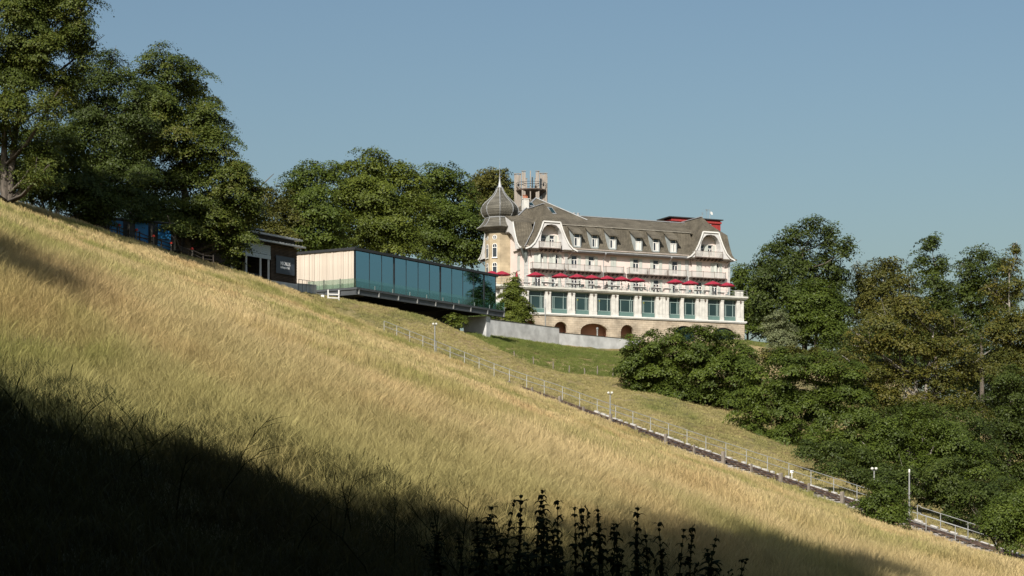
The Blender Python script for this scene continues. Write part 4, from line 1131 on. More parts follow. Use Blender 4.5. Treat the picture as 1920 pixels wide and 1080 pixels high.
# twelve panes with mullions; every fourth is a broad post
edges = [0.35]; wts = [1.28, 1.16, 1.2, 1.2, 1.2, 1.17, 1.13, 1.22, 1.2, 1.16, 1.2, 1.32]
tot = sum(wts)
for w in wts: edges.append(edges[-1] + w / tot * (PL - .45))
for i in range(12):
    q = MB(); q.box(edges[i] + .03, edges[i + 1] - .03, .01, .035, 0.02, PH); q.build('pane', M_pane, pav)
    if i in (2, 6, 10): q = MB(); q.box(edges[i + 1] - .17, edges[i + 1] + .17, -.03, .12, -.05, PH + .05); q.build('post', M_black, pav)
    elif i < 11: q = MB(); q.box(edges[i + 1] - .05, edges[i + 1] + .05, -.015, .1, -.05, PH + .05); q.build('mullion', M_black, pav)
q = MB(); q.box(PL - .1, PL, -.02, .2, -.05, PH + .05); q.build('corner_post', M_black, pav)
q = MB(); q.box(PL - .04, PL - .015, .2, PD - .1, .02, PH); q.build('pane', M_pane, pav)
# deck and its beam
DX0, DX1, DY0 = -.8, PL + .9, -1.0
q = MB(); q.box(DX0, DX1, DY0, PD + .4, -.34, -.22); q.box(DX0 + .1, DX1 - .1, DY0 + .1, .058, -.22, -.16); dk = q.build('deck', M_beam, pav)
q = MB(); q.box(DX0, DX1, DY0, DY0 + .3, -.48, -.342); q.box(DX0 + .02, DX1, DY0 + .14, DY0 + .2, -1.06, -.48); q.box(DX0, DX1, DY0, DY0 + .3, -1.16, -1.06)
q.box(DX0, DX0 + .3, DY0 + .302, PD, -.48, -.342); q.box(DX0 + .14, DX0 + .2, DY0 + .302, PD, -1.06, -.48); q.box(DX0, DX0 + .3, DY0 + .302, PD, -1.16, -1.06)
q.build('edge_beam', M_beam, pav)
for i in range(9):
    x = DX0 + .55 + i * (DX1 - DX0 - .75) / 8; q = MB(); q.box(x - .06, x + .06, DY0 - .02, DY0 + .138, -1.058, -.482); q.build('stiffener', M_galv, pav)
for x in (DX0 + 1.6, PL * .3, PL * .6, PL * .84):
    q = MB(); q.box(x, x + .3, DY0 + .31, PD, -1.3, -.36); q.build('cross_beam', M_black, pav)
for i in range(9):
    a = DX0 + .1 + i * (DX1 - DX0 - .2) / 9; b = a + (DX1 - DX0 - .2) / 9 - .06
    q = MB(); q.box(a, b, DY0 + .05, DY0 + .07, -.2, .95); q.build('balustrade_pane', M_balglass, pav)
    q = MB(); q.box(b - .02, b + .08, DY0 + .03, DY0 + .09, -.24, .3); q.build('clamp', M_galv, pav)
for i in range(3):
    a = DY0 + .15 + i * 2.6; q = MB(); q.box(DX0 + .05, DX0 + .07, a, a + 2.5, -.2, .95); q.build('balustrade_pane', M_balglass, pav)
    q = MB(); q.box(DX0 + .02, DX0 + .1, a + 2.5, a + 2.58, -1.0, 1.05); q.build('railing_post', M_dark, pav)
q = MB(); q.box(DX1 - .07, DX1 - .05, DY0 + .1, 2.5, -.2, .95); q.build('balustrade_pane', M_balglass, pav)
# slim steel posts inside, with a folded parasol and tables with cloths near the far end
for i in range(5):
    q = MB(); q.tube([(2.6 + i * 5.4, 1.4, 0), (2.6 + i * 5.4, 1.4, 2.6)], .07, 6); q.build('inner_post', M_white, pav)
rr = random.Random(8)
for i, (x, y) in enumerate(((24.5, 1.0), (27.8, 1.2), (29.5, 1.6), (32.0, 1.0), (33.2, 2.0))):
    o = Vector((po.x + PC_ * x - PS_ * y, po.y + PS_ * x + PC_ * y, PZ - .02))
    t_ = empty('inside_table', o, PA)
    m = MB(); m.lathe([(.75, .0), (.66, .35), (.62, .72), (.64, .76)], 14); m.build('tablecloth', M_column, t_)
    m = MB(); m.lathe([(.64, .762), (.64, .785)], 14); m.build('table_top', M_white, t_)
    tag(t_, ['white clothed table farthest from the hotel, behind the pavilion glass', 'second white clothed table behind the pavilion glass', 'middle one of the white clothed tables behind the pavilion glass', 'second last white clothed table behind the pavilion glass', 'white clothed table nearest the hotel behind the pavilion glass'][i], 'table', 'clothed tables inside the pavilion')
q = MB(); q.lathe([(.04, 0), (.04, .5), (.28, .6), (.2, 1.6), (.06, 2.4), (.02, 2.5)], 10)
o = q.build('folded_parasol', M_column, loc=Vector((po.x + PC_ * 26.3 - PS_ * .9, po.y + PS_ * 26.3 + PC_ * .9, PZ - .02))); tag(o, 'folded cream parasol standing behind the pavilion glass', 'parasol')
# concrete pier
q = MB(); x0 = PL * .895
q.add([(x0, DY0 + .35, -1.3), (x0 + 1.1, DY0 + .35, -1.3), (x0 + 1.1, 3.2, -1.3), (x0, 3.2, -1.3), (x0, DY0 + .35, -6.5), (x0 + 1.1, DY0 + .35, -6.5), (x0 + 1.1, 3.2, -6.5), (x0, 3.2, -6.5)],
      [(0, 1, 2, 3), (7, 6, 5, 4), (4, 5, 1, 0), (5, 6, 2, 1), (6, 7, 3, 2), (7, 4, 0, 3)]); q.build('concrete_pier', M_conc, pav)
q = MB(); q.box(.5, PL + .5, 6.5, 7.0, -8, -1.17); q.build('rear_support_wall', M_inwall, pav)

# ------------------------------------------------------------------ timber building with the sign
so_ = P(556, 533, 225)
SBZ = so_.z
sb_ = empty('timber_building', (so_.x, so_.y, SBZ), PA)
tag(sb_, 'low dark timber building with open porch and sloping metal roof left of the pavilion', 'building')
M_darkwood = brick_mat('dark_shingle_cladding', (0.13, 0.095, 0.072), (0.09, 0.066, 0.05), (0.02, 0.016, 0.013), 1.7, 0.17, 0.03, bump=0.9)
M_metalroof = mat('grey_sheet_roof', (0.36, 0.37, 0.37), 0.45, 0.1, 1.2, metal=0.4)
M_awning = mat('pale_blue_blind', (0.42, 0.48, 0.50), 0.7, 0.05, 1)
SBL = 15.0
WH = 4.25
q = MB(); q.box(-4.9, 0, 0, 6.5, 0, WH); q.build('cladding_wall', M_darkwood, sb_)
q = MB()
for k in range(26): q.box(-4.92, .02, -.035 - .02 * (k % 2), -.003, k * WH / 26 + .01, (k + 1) * WH / 26 - .015)
q.build('cladding_boards', M_darkwood, sb_, kind='stuff')
q = MB(); q.box(-5.0, .06, -.08, 6.5, -2.2, -.003); q.build('plinth', M_conc, sb_)
q = MB(); q.box(-SBL, -4.9, 5.2, 6.5, -1, WH); q.box(-SBL, -12.2, .3, 5.2, -1, WH); q.build('rear_wall', M_darkwood, sb_)
q = MB(); q.box(-12.2, -4.95, -.6, 5.2, -.45, -.2); q.build('porch_floor', M_conc, sb_)
q = MB(); q.box(-12.2, -4.95, .1, 5.2, WH - .2, WH - .05); q.build('porch_ceiling', M_darkwood, sb_)
for x in (-5.3, -6.8, -9.4, -12.0):
    q = MB(); q.tube([(x, .05, -2.0), (x, .05, WH - .2)], .13, 8); q.build('porch_column', M_white, sb_)
q = MB()
for k in range(9): q.box(-12.0, -5.05, -.1 + .03 * (k % 2), -.06 + .03 * (k % 2), 2.95 + k * .12, 3.06 + k * .12)
q.build('slatted_blind', M_awning, sb_)
q = MB(); q.box(-12.0, -5.05, -.12, .02, 2.42, 2.9); q.build('blind_header', M_awning, sb_)
for x in (-10.6, -8.0, -6.0):
    q = MB(); q.box(x, x + .9, 3.4, 3.5, .4, 2.3); q.build('inner_window', mat('porch_window_%d' % int(-x), (.35, .36, .22), .4, .1, 1), sb_)
q = MB(); q.box(-11.6, -5.6, 1.2, 1.9, -.2, .75); q.build('porch_counter', M_inwall, sb_)
def slope_roof(z, y0, y1, x0, x1, rise, th, name):
    q = MB(); vs_ = [(x0, y0, z), (x1, y0, z), (x1, y1, z + rise), (x0, y1, z + rise)]
    q.add(vs_ + [(a, b, c - th) for a, b, c in vs_], [(0, 1, 2, 3), (7, 6, 5, 4), (0, 4, 5, 1), (1, 5, 6, 2), (2, 6, 7, 3), (3, 7, 4, 0)])
    for k in range(int((x1 - x0) / .6)):
        x = x0 + .3 + k * .6; q.bar((x, y0, z + .02), (x, y1, z + rise + .02), .05, .06)
    return q.build(name, M_metalroof, sb_)
slope_roof(WH + .25, -.9, 3.0, -SBL - 2, .7, .35, .18, 'lower_roof')
q = MB(); q.box(-SBL - 2, .1, .4, 6.4, WH + .0, WH + 1.1); q.build('clerestory_wall', M_black, sb_)
slope_roof(WH + 1.12, -.5, 7.0, -SBL - 2, .6, .5, .2, 'upper_roof')
q = MB(); q.box(-SBL - 2, -4, 2.6, 6.6, WH + 1.5, WH + 2.0); q.build('roof_lantern', M_black, sb_)
slope_roof(WH + 2.05, 2.0, 7.2, -SBL - 2, -3.6, .4, .16, 'lantern_roof')
# sign panel with lettering, hung on the wall
sg = empty('sign_panel', Vector((so_.x + PC_ * -2.35 - PS_ * -.12, so_.y + PS_ * -2.35 + PC_ * -.12, SBZ + 2.0)), PA)
tag(sg, 'dark slate sign board with white lettering on the timber wall', 'sign')
q = MB(); q.box(-1.75, 1.75, -.06, .0, -1.05, 1.05); q.build('panel', mat('slate_blue_panel', (.055, .07, .09), .6, .06, .8), sg)
M_letter = mat('white_letter', (.85, .85, .85), .6, .01)
def text(s, size, x, z, parent, y=-.075, sx=1.0):
    c = bpy.data.curves.new('lettering', 'FONT'); c.body = s; c.size = size; c.extrude = .008; c.offset = .012
    t_ = bpy.data.objects.new('lettering_tmp', c); COL.objects.link(t_)
    me = bpy.data.meshes.new_from_object(t_.evaluated_get(bpy.context.evaluated_depsgraph_get())); bpy.data.objects.remove(t_)
    me.materials.clear(); me.materials.append(M_letter)
    o = link('lettering', me, parent, (x, y, z)); o.rotation_euler = (math.radians(90), 0, 0); o.scale = (sx, 1, 1)
    return o
text('MIGROS', .62, -.97, -.02, sg, sx=.83); text('kulturprozent', .42, -.97, -.40, sg, sx=.74)
# rail barrier, meter box and walls between building and pavilion
fr_ = empty('rail_barrier', (P(615, 563, 230).x, 230, tz(P(615, 563, 230).x, 230)), .3); tag(fr_, 'short pale wooden rail barrier below the left corner of the deck', 'barrier')
for x in (0, 1.35):
    m = MB(); m.box(x - .07, x + .07, -.07, .07, -.5, 1.25); m.build('post', M_white, fr_)
for z in (.25, .7):
    m = MB(); m.bar((0, -.08, z), (1.4, -.08, z), .05, .13); m.build('rail', M_white, fr_)
m = MB(); q_ = P(605, 566, 229.5); m.box(-.2, .2, -.2, .2, -.4, .55); m.box(-.16, .16, -.23, -.2, .1, .45); o = m.build('meter_box', M_white, loc=(q_.x, q_.y, tz(q_.x, q_.y))); tag(o, 'small white box on the ground beside the rail barrier', 'box')
# dark concrete retaining corner under the building end
q = MB(); a_ = P(548, 545, 226); b_ = P(592, 548, 236); q.bar((0, 0, 0), (b_ - a_).to_3d(), .3, 3.2); o = q.build('retaining_corner', M_conc, loc=(a_.x, a_.y, 24.2)); tag(o, 'grey concrete wall between the timber building and the pavilion', 'wall')
rl = empty('stair_railing', P(560, 553, 227)); tag(rl, 'thin dark railing before the pale board wall', 'railing')
pa_, pb_ = Vector((0, 0, 0)), P(588, 556, 234) - P(560, 553, 227)
for h in (1.9, 1.35):
    m = MB(); m.bar(pa_ + Vector((0, 0, h)), pb_ + Vector((0, 0, h)), .05, .05); m.build('rail', M_dark, rl)
for k in range(5):
    p_ = pa_.lerp(pb_, k / 4); m = MB(); m.bar(p_ + Vector((0, 0, -1.2)), p_ + Vector((0, 0, 1.9)), .05, .05, up=(0, 1, 0)); m.build('post', M_dark, rl)

# ------------------------------------------------------------------ row of blue doors behind the fence, under the big maple
M_blue = mat('bright_blue_panel', (0.025, 0.22, 0.52), 0.5, 0.08, 1)
go_ = P(250, 470, 197.0)
gz = tz(go_.x, go_.y)
ga = empty('blue_booth_row', (go_.x, go_.y, gz), PA - .45); tag(ga, 'low shed with bright blue panels under the big tree on the left', 'shed')
GLn = 4.6
q = MB(); q.box(-6, GLn, .05, 2.2, -1, 2.35); q.build('shed_wall', M_black, ga)
q = MB(); q.box(-6.2, GLn + .2, -.25, 2.4, 2.35, 2.47); q.build('shed_roof', M_black, ga)
for x in (-2.6, 0.2, 2.75):
    q = MB(); q.box(x, x + 1.45, -.03, .048, -.4, 2.2); pnl = q.build('blue_panel', M_blue, ga)
    q = MB(); q.box(x, x + 1.45, -.05, -.032, .55, .65); q.build('crossbar', M_black, pnl)
for x in (-3.6, -.8, 1.75, 4.35):
    q = MB(); q.box(x, x + .2, -.5, -.35, -.5, 1.9); q.build('upright', M_post, ga)
# field fence in front with red capped posts
for i, px in enumerate((224, 256, 288, 321, 360)):
    q_ = P(px, 0, np.interp(px, [220, 360], [193.0, 199.5])); z = tz(q_.x, q_.y)
    r_ = empty('fence_post', (q_.x, q_.y, z)); m = MB(); m.box(-.05, .05, -.05, .05, -.4, 1.25); m.build('post', M_post, r_)
    m = MB(); m.lathe([(.05, 1.25), (.16, 1.27), (.17, 1.4), (.08, 1.5)], 8); m.build('red_cap', mat('red_cap_%d' % i, (.6, .05, .03), .5, .05, 1) if i == 0 else bpy.data.materials['red_cap_0'], r_)
    tag(r_, '%s red capped fence post from the left by the blue panels' % ['first', 'second', 'third', 'fourth', 'fifth'][i], 'fence post', 'red capped posts of the field fence')
fa, fb = P(110, 395, 186), P(400, 480, 204)
fn = empty('field_fence', (fa.x, fa.y, tz(fa.x, fa.y))); tag(fn, 'dark rail fence along the meadow edge under the left trees', 'fence')
for k in range(15):
    p_ = fa.lerp(fb, k / 14); m = MB(); m.box(-.06, .06, -.06, .06, -.5, 1.3); m.build('post', M_sleeper, fn, loc=(p_.x - fa.x, p_.y - fa.y, tz(p_.x, p_.y) - fn.location.z))
for h in (.35, .75, 1.15):
    m = MB()
    for k in range(14):
        p_, p2 = fa.lerp(fb, k / 14), fa.lerp(fb, (k + 1) / 14)
        m.bar((p_.x - fa.x, p_.y - fa.y, tz(p_.x, p_.y) + h - fn.location.z), (p2.x - fa.x, p2.y - fa.y, tz(p2.x, p2.y) + h - fn.location.z), .04, .1)
    m.build('rail', M_sleeper, fn)

# ------------------------------------------------------------------ timber lookout tower behind the hotel
LD = 362.0
lc = P(996, 400, LD); lz = tz(lc.x, lc.y)
lk = empty('lookout_tower', (lc.x, lc.y, lz), .0); tag(lk, 'weathered timber lookout tower with plank fins rising behind the hotel roof', 'tower')
M_plank = mat('grey_plank', (.28, .245, .21), .9, .15, 1.2, bump=.2, stretch=(5, 5, .3))
zt_ = lambda py: (HY - py) / F * LD - lz
R_ = 3.1
for k, (xa, xb, yy, pt) in enumerate([(-3.3, -1.95, -.4, 327), (-1.85, -1.1, -2.2, 325), (.83, 1.55, -2.2, 325), (1.65, 3.1, -.4, 326), (-3.2, -2.3, 1.9, 330), (2.2, 3.2, 1.9, 329), (-1.2, -.75, 2.6, 331), (.75, 1.2, 2.6, 331)]):
    npl = max(2, int((xb - xa) / .27)); wp = (xb - xa) / npl; q = MB(); top = zt_(pt); slot = k in (0, 3)
    for i in range(npl):
        x = xa + (i + .5) * wp; tp_ = top - .1 * ((i * 7 + k) % 3)
        if slot and i == npl // 2:                       # look-out slot in the broad fins
            q.box(x - wp / 2 + .01, x + wp / 2 - .01, yy - .06, yy + .06, -1, zt_(350)); q.box(x - wp / 2 + .01, x + wp / 2 - .01, yy - .06, yy + .06, zt_(338), tp_)
        else: q.box(x - wp / 2 + .01, x + wp / 2 - .01, yy - .06, yy + .06, -1, tp_)
    q.box(xa - .05, xb + .05, yy - .2, yy + .25, top + .002, top + .1)
    fin = q.build('plank_fin', M_plank, lk)
    q = MB(); q.box(xa + .05, xa + .2, yy + .062, yy + .5, -1, top - .5); q.box(xb - .2, xb - .05, yy + .062, yy + .5, -1, top - .5); q.build('inner_post', M_plank, fin)
for k in range(2):
    q = MB(); x = (-.18, .2)[k]; q.box(x - .1, x + .1, -2.5 + k * 1.5, -2.3 + k * 1.5, -1, zt_((324, 333)[k])); q.build('mast_post', M_plank, lk)
q = MB(); q.lathe([(1.4, zt_(372)), (R_ - .1, zt_(359)), (R_ - .1, zt_(357))], 16); q.build('platform', M_wood, lk)
q = MB()
for py in (344.5, 349):
    z = zt_(py); q.tube([(2.95 * math.cos(t), 2.95 * math.sin(t), z) for t in np.linspace(0, 2 * math.pi, 25)], .045, 5)
q.build('guard_rail', M_dark, lk)
for k in range(4):
    a = 2 * math.pi * k / 4 + .3; q = MB(); q.bar((R_ * .95 * math.cos(a), R_ * .95 * math.sin(a), zt_(352)), (.8 * math.cos(a), .8 * math.sin(a), zt_(375)), .2, .25); q.build('brace', M_wood, lk)
q = MB(); q.tube([(.55, .3, -1), (.55, .3, zt_(357))], .22, 8); q.build('stair_core', M_galv, lk)

# ------------------------------------------------------------------ terrace: railing, parasols, tables, chairs, guests
tr_ = empty('terrace_railing', hw(UT0, VC - .35, TF), ANG); tag(tr_, 'thin metal railing along the front edge of the hotel terrace', 'railing')
for h in (1.0, .55, .12):
    m = MB(); m.bar((0, 0, h), (UT1 - UT0 + .3, 0, h), .035, .03 if h < 1 else .045); m.build('rail', M_galv, tr_)
npost = 34; pm = None
for k in range(npost + 1):
    x = (UT1 - UT0 + .3) * k / npost
    if pm is None: m = MB(); m.box(-.02, .02, -.02, .02, 0, 1.0); o = m.build('post', M_galv, tr_); pm = o.data
    else: o = link('post', pm, tr_)
    o.location = (x, 0, 0)
m = MB(); m.bar((0, 0, 1.0), (0, 9, 1.0), .04, .045); m.bar((0, 0, .5), (0, 9, .5), .035, .03); m.build('side_rail', M_galv, tr_)
for i, px in enumerate((1383.5, 1390)):
    u = hu(px, VC - .1); q = MB(); q.box(-.33, .33, -.33, .33, 0, .95); q.box(-.38, .38, -.38, .38, .952, 1.06)
    o = q.build('terrace_pillar', M_column, loc=hw(u, VC + .1 + i * .0, TF)); o.rotation_euler = (0, 0, ANG); tag(o, '%s of two short white pillars at the right terrace corner' % ('left', 'right')[i], 'pillar')
M_paras = mat('crimson_canvas', (0.30, 0.010, 0.034), 0.8, 0.08, .8)
M_pole = mat('parasol_pole', (.5, .48, .44), .5, .05, 1)
def parasol_proto():
    r = empty('parasol', (0, 0, 0)); q = MB(); n = 8
    pr = [(.04, 2.72), (.35, 2.62), (1.0, 2.36), (1.58, 2.08)]
    q.lathe(pr + [(1.57, 1.98), (1.55, 2.06), (.95, 2.32), (.04, 2.66)], n, ph=.5); q.build('canopy', M_paras, r)
    q = MB(); q.tube([(0, 0, 0), (0, 0, 2.8)], .03, 6); q.build('pole', M_pole, r)
    q = MB(); q.lathe([(.3, 0), (.3, .08), (.06, .12)], 10); q.build('foot', M_dark, r)
    q = MB()
    for k in range(8):
        a = 2 * math.pi * (k + .5) / 8; q.bar((.04 * math.cos(a), .04 * math.sin(a), 2.0), (1.0 * math.cos(a), 1.0 * math.sin(a), 2.31), .02, .02)
    q.build('struts', M_pole, r)
    return r
pp = parasol_proto()
para = [(922, -2.0), (941, -2.2), (1004, -3.6), (1051, -3.6), (1082, -3.9), (1109, -3.4), (1138, -3.8), (1165, -3.5), (1193, -3.6), (1266, -3.7), (1294, -3.3), (1336.5, -3.8), (1363, -3.4)]
ordw = ['first', 'second', 'third', 'fourth', 'fifth', 'sixth', 'seventh', 'eighth', 'ninth', 'tenth', 'eleventh', 'twelfth', 'last']
for i, (px, v) in enumerate(para):
    o = pp if i == 0 else dup(pp)
    o.location = hw(hu(px, v), v, TF); o.rotation_euler = (0, 0, ANG + .3 * (i % 3)); o.scale = (.97 + .03 * (i % 3), .97 + .03 * (i % 3), .97 + .02 * (i % 2))
    tag(o, '%s open crimson parasol along the hotel terrace counted from the left' % ordw[i], 'parasol', 'open crimson parasols on the hotel terrace')
q = MB(); q.tube([(0, 0, 0), (0, 0, 1.3)], .03, 6, 1); q.lathe([(.05, 1.25), (.22, 1.45), (.2, 1.9), (.12, 2.6), (.03, 2.95)], 8, mi=0)
o = q.build('closed_parasol', [M_paras, M_pole], loc=hw(hu(969, -1.5), -1.5, TF)); tag(o, 'closed crimson parasol standing at the left corner of the hotel', 'parasol')

M_chair = mat('dark_wicker', (.07, .06, .055), .7, .15, 4); M_chairb = mat('teal_chair', (.10, .17, .18), .6, .1, 2)
M_tabtop = mat('white_table_top', (.75, .74, .70), .6, .04, 1)
def table_proto(w=1.3):
    r = empty('terrace_table'); q = MB(); q.box(-w / 2, w / 2, -.4, .4, .76, .82); q.build('table_top', M_tabtop, r)
    q = MB(); q.box(-w / 2 + .06, w / 2 - .06, -.35, .35, .6, .757); q.build('apron', M_chair, r)
    for sx in (-1, 1):
        q = MB(); x = sx * (w / 2 - .15); q.box(x - .04, x + .04, -.3, .3, 0, .05); q.box(x - .035, x + .035, -.05, .05, .05, .6); q.build('leg', M_column, r)
    return r
def chair_proto(mm):
    r = empty('terrace_chair'); q = MB(); q.box(-.23, .23, -.23, .23, .42, .47); q.build('seat', mm, r)
    q = MB(); q.box(-.22, .22, .2, .24, .5, .88); q.box(-.24, .24, .19, .25, .84, .9); q.build('backrest', mm, r)
    for sx in (-1, 1):
        for sy in (-1, 1):
            q = MB(); q.bar((sx * .2, sy * .2, .42), (sx * .22, sy * .23, 0), .035, .035, up=(0, 1, 0)); q.build('leg', M_galv, r)
    return r
tp = table_proto(); c1_, c2_ = chair_proto(M_chair), chair_proto(M_chairb)
tabs = [(988, -3.9), (1022.5, -4.0), (1034, -3.9), (1067.5, -4.1), (1078.5, -4.0), (1109, -4.1), (1121, -3.2), (1146, -4.1), (1156, -4.1), (1193, -4.1), (1203, -4.0), (1233, -4.1), (1252, -4.1), (1280, -4.1), (1308, -4.1), (1325, -4.1), (1352, -3.6)]
first = [True, True, True]
nums = ['first', 'second', 'third', 'fourth', 'fifth', 'sixth', 'seventh', 'eighth', 'ninth', 'tenth', 'eleventh', 'twelfth', 'thirteenth', 'fourteenth', 'fifteenth', 'sixteenth', 'last']
rr = random.Random(11)
for i, (px, v) in enumerate(tabs):
    u = hu(px, v); o = tp if first[0] else dup(tp); first[0] = False
    o.location = hw(u, v, TF); o.rotation_euler = (0, 0, ANG); o.scale = (.85, 1, 1.2) if i not in (0, 6, 16) else (.9, 1, .95)
    tag(o, '%s white topped table along the terrace edge from the left' % nums[i], 'table', 'white topped tables on the hotel terrace')
    for s in (-1, 1):
        k = (i * 2 + (s > 0)) % 3 == 0; pr = c2_ if k else c1_; fi = 2 if k else 1
        uu = u + s * (1.15 + rr.uniform(-.1, .15)); vv_ = v + rr.uniform(-.35, .5); rz = ANG + s * (-math.pi / 2) + rr.uniform(-.5, .5)
        o = pr if first[fi] else dup(pr); first[fi] = False
        o.location = hw(uu, vv_, TF); o.rotation_euler = (0, 0, rz)
        tag(o, '%s chair on the %s side of the %s terrace table from the left' % ('teal' if k else 'dark wicker', 'left' if s < 0 else 'right', nums[i]), 'chair', 'chairs on the hotel terrace')

# guests: one skinned body, seated, clothing colour per person
def person_material():
    m = bpy.data.materials.new('clothing'); m.use_nodes = True; N = m.node_tree.nodes; L = m.node_tree.links
    oi = N.new('ShaderNodeObjectInfo'); nz = N.new('ShaderNodeTexNoise'); nz.inputs['Scale'].default_value = 8
    mx = N.new('ShaderNodeMix'); mx.data_type = 'RGBA'; mx.blend_type = 'MULTIPLY'; mx.inputs[0].default_value = .3
    L.new(oi.outputs['Color'], mx.inputs[6]); L.new(nz.outputs[0], mx.inputs[7]); L.new(mx.outputs[2], N['Principled BSDF'].inputs['Base Color'])
    N['Principled BSDF'].inputs['Roughness'].default_value = .85
    return m
def seated_body():
    J = {'pel': (0, 0, .55, .15, .12), 'wst': (0, .03, .75, .13, .10), 'chs': (0, .05, 1.0, .17, .12), 'nk': (0, .02, 1.17, .06, .06), 'hd0': (0, 0, 1.25, .085, .09), 'hd1': (0, -.02, 1.4, .08, .095)}
    E = [('pel', 'wst'), ('wst', 'chs'), ('chs', 'nk'), ('nk', 'hd0'), ('hd0', 'hd1')]
    for s, n in ((-1, 'l'), (1, 'r')):
        J.update({n + 'hip': (s * .1, -.02, .53, .1, .1), n + 'kn': (s * .13, -.45, .53, .07, .07), n + 'an': (s * .13, -.42, .09, .045, .045), n + 'to': (s * .13, -.6, .04, .04, .035),
                  n + 'sh': (s * .19, .05, 1.08, .065, .065), n + 'el': (s * .25, -.08, .85, .05, .05), n + 'wr': (s * .16, -.33, .86, .035, .035), n + 'ha': (s * .13, -.44, .87, .04, .025)})
        E += [('pel', n + 'hip'), (n + 'hip', n + 'kn'), (n + 'kn', n + 'an'), (n + 'an', n + 'to'), ('chs', n + 'sh'), (n + 'sh', n + 'el'), (n + 'el', n + 'wr'), (n + 'wr', n + 'ha')]
    ks = list(J); me = bpy.data.meshes.new('body'); me.from_pydata([J[k][:3] for k in ks], [(ks.index(a), ks.index(b)) for a, b in E], [])
    o = bpy.data.objects.new('body_tmp', me); COL.objects.link(o)
    o.modifiers.new('skin', 'SKIN')
    for i, k in enumerate(ks):
        sv = me.skin_vertices[0].data[i]; sv.radius = J[k][3:5]; sv.use_root = (k == 'pel')
    sd = o.modifiers.new('sub', 'SUBSURF'); sd.levels = sd.render_levels = 1
    dg = bpy.context.evaluated_depsgraph_get(); out = bpy.data.meshes.new_from_object(o.evaluated_get(dg)); bpy.data.objects.remove(o)
    out.name = 'person_body'
    out.materials.append(person_material()); out.materials.append(mat('skin', (.45, .27, .19), .6, .05, 3))
    for p in out.polygons:
        c = p.center
        p.material_index = 1 if (c.z > 1.17 or (c.y < -.3 and c.z > .78)) else 0; p.use_smooth = True
    return out
bodym = seated_body()
hm = MB(); hm.lathe([(.075, 1.28), (.105, 1.34), (.105, 1.43), (.06, 1.49), (.01, 1.5)], 10, (0, .02)); hair0 = hm.build('hair', mat('dark_hair', (.02, .015, .012), .6, .1, 5)); hairm = hair0.data; bpy.data.objects.remove(hair0)
people = [(1086.5, -3.6, 1.2, (.05, .04, .06), 'black top', 'right end of the fourth and fifth tables'), (1137.5, -3.9, -1.2, (.03, .03, .03), 'black clothes', 'left of the eighth table'), (1166, -3.7, 1.2, (.5, .47, .45), 'pale shirt', 'right of the ninth table'), (1178.5, -3.9, -1.2, (.04, .05, .06), 'dark jacket', 'left of the tenth table'),
          (1200, -2.9, 0.2, (.05, .06, .05), 'dark top', 'behind the tenth and eleventh tables'), (1209, -3.7, 1.3, (.02, .09, .08), 'dark green top', 'right of the eleventh table'), (1227, -3.0, -.6, (.03, .03, .035), 'black shirt', 'left of the twelfth table'), (1232.5, -2.6, .4, (.06, .05, .05), 'dark brown shirt', 'just behind the twelfth table')]
for i, (px, v, rz, col, cl, where) in enumerate(people):
    b = link('person', bodym); b.location = hw(hu(px, v), v, TF); b.rotation_euler = (0, 0, ANG + rz); b.color = (*col, 1)
    link('hair', hairm, b)
    tag(b, 'seated person in %s %s on the terrace' % (cl, where), 'person', 'guests sitting on the hotel terrace')
# yard below the terrace: bollard light, lamp pole and a covered grill
q_ = P(1120, 625, 311); m = MB(); m.lathe([(.12, 0), (.12, 1.5), (.2, 1.55), (.2, 1.8), (.08, 1.9)], 8); o = m.build('yard_lamp', M_galv, loc=(q_.x, q_.y, 26.2)); tag(o, 'short steel lamp before the wide stone arch', 'lamp')
q_ = P(1022.5, 600, 300); m = MB(); m.tube([(0, 0, -2), (0, 0, 5.6)], .09, 8); m.box(-.14, .14, -.1, .1, 4.2, 5.7); o = m.build('yard_pole', M_galv, loc=(q_.x, q_.y, 26.0)); tag(o, 'tall grey pole in the yard beside the cone shaped tree', 'pole')
q_ = P(1002, 612, 298); m = MB(); m.lathe([(.9, 0), (1.0, .35), (.8, .75), (.4, .95), (.05, 1.0)], 12); o = m.build('covered_grill', M_dark, loc=(q_.x, q_.y, 26.4)); tag(o, 'dark covered mound behind the wall next to the cone tree', 'cover')

# ------------------------------------------------------------------ trees and shrubs
LEAF = {
    'dark': leaf_mat('leaf_dark_green', [(0.0232, 0.0352, 0.0070), (0.0428, 0.0611, 0.0098), (0.0738, 0.0956, 0.0141)]),
    'green': leaf_mat('leaf_green', [(0.0309, 0.0457, 0.0070), (0.0576, 0.0830, 0.0105), (0.1005, 0.1279, 0.0161)]),
    'lime': leaf_mat('leaf_light_green', [(0.0450, 0.0611, 0.0091), (0.0830, 0.1061, 0.0134), (0.1350, 0.1511, 0.0197)]),
    'olive': leaf_mat('leaf_olive', [(0.0414, 0.0478, 0.0105), (0.0738, 0.0759, 0.0141), (0.1216, 0.1083, 0.0218)]),
    'maple': leaf_mat('leaf_maple', [(0.0281, 0.0414, 0.0074), (0.0503, 0.0710, 0.0104), (0.0770, 0.0947, 0.0141), (0.1073, 0.0977, 0.0170)]),
    'autumn': leaf_mat('leaf_autumn', [(0.0345, 0.0422, 0.0091), (0.0633, 0.0703, 0.0120), (0.1005, 0.0935, 0.0155), (0.1350, 0.1019, 0.0189)]),
    'silver': leaf_mat('leaf_silver', [(0.0766, 0.0942, 0.0408), (0.1258, 0.1441, 0.0675), (0.1800, 0.1891, 0.0991)]),
}
M_bark = mat('bark', (0.115, 0.095, 0.075), 0.95, 0.3, 3, bump=.5, bscale=9, stretch=(3, 3, .5))
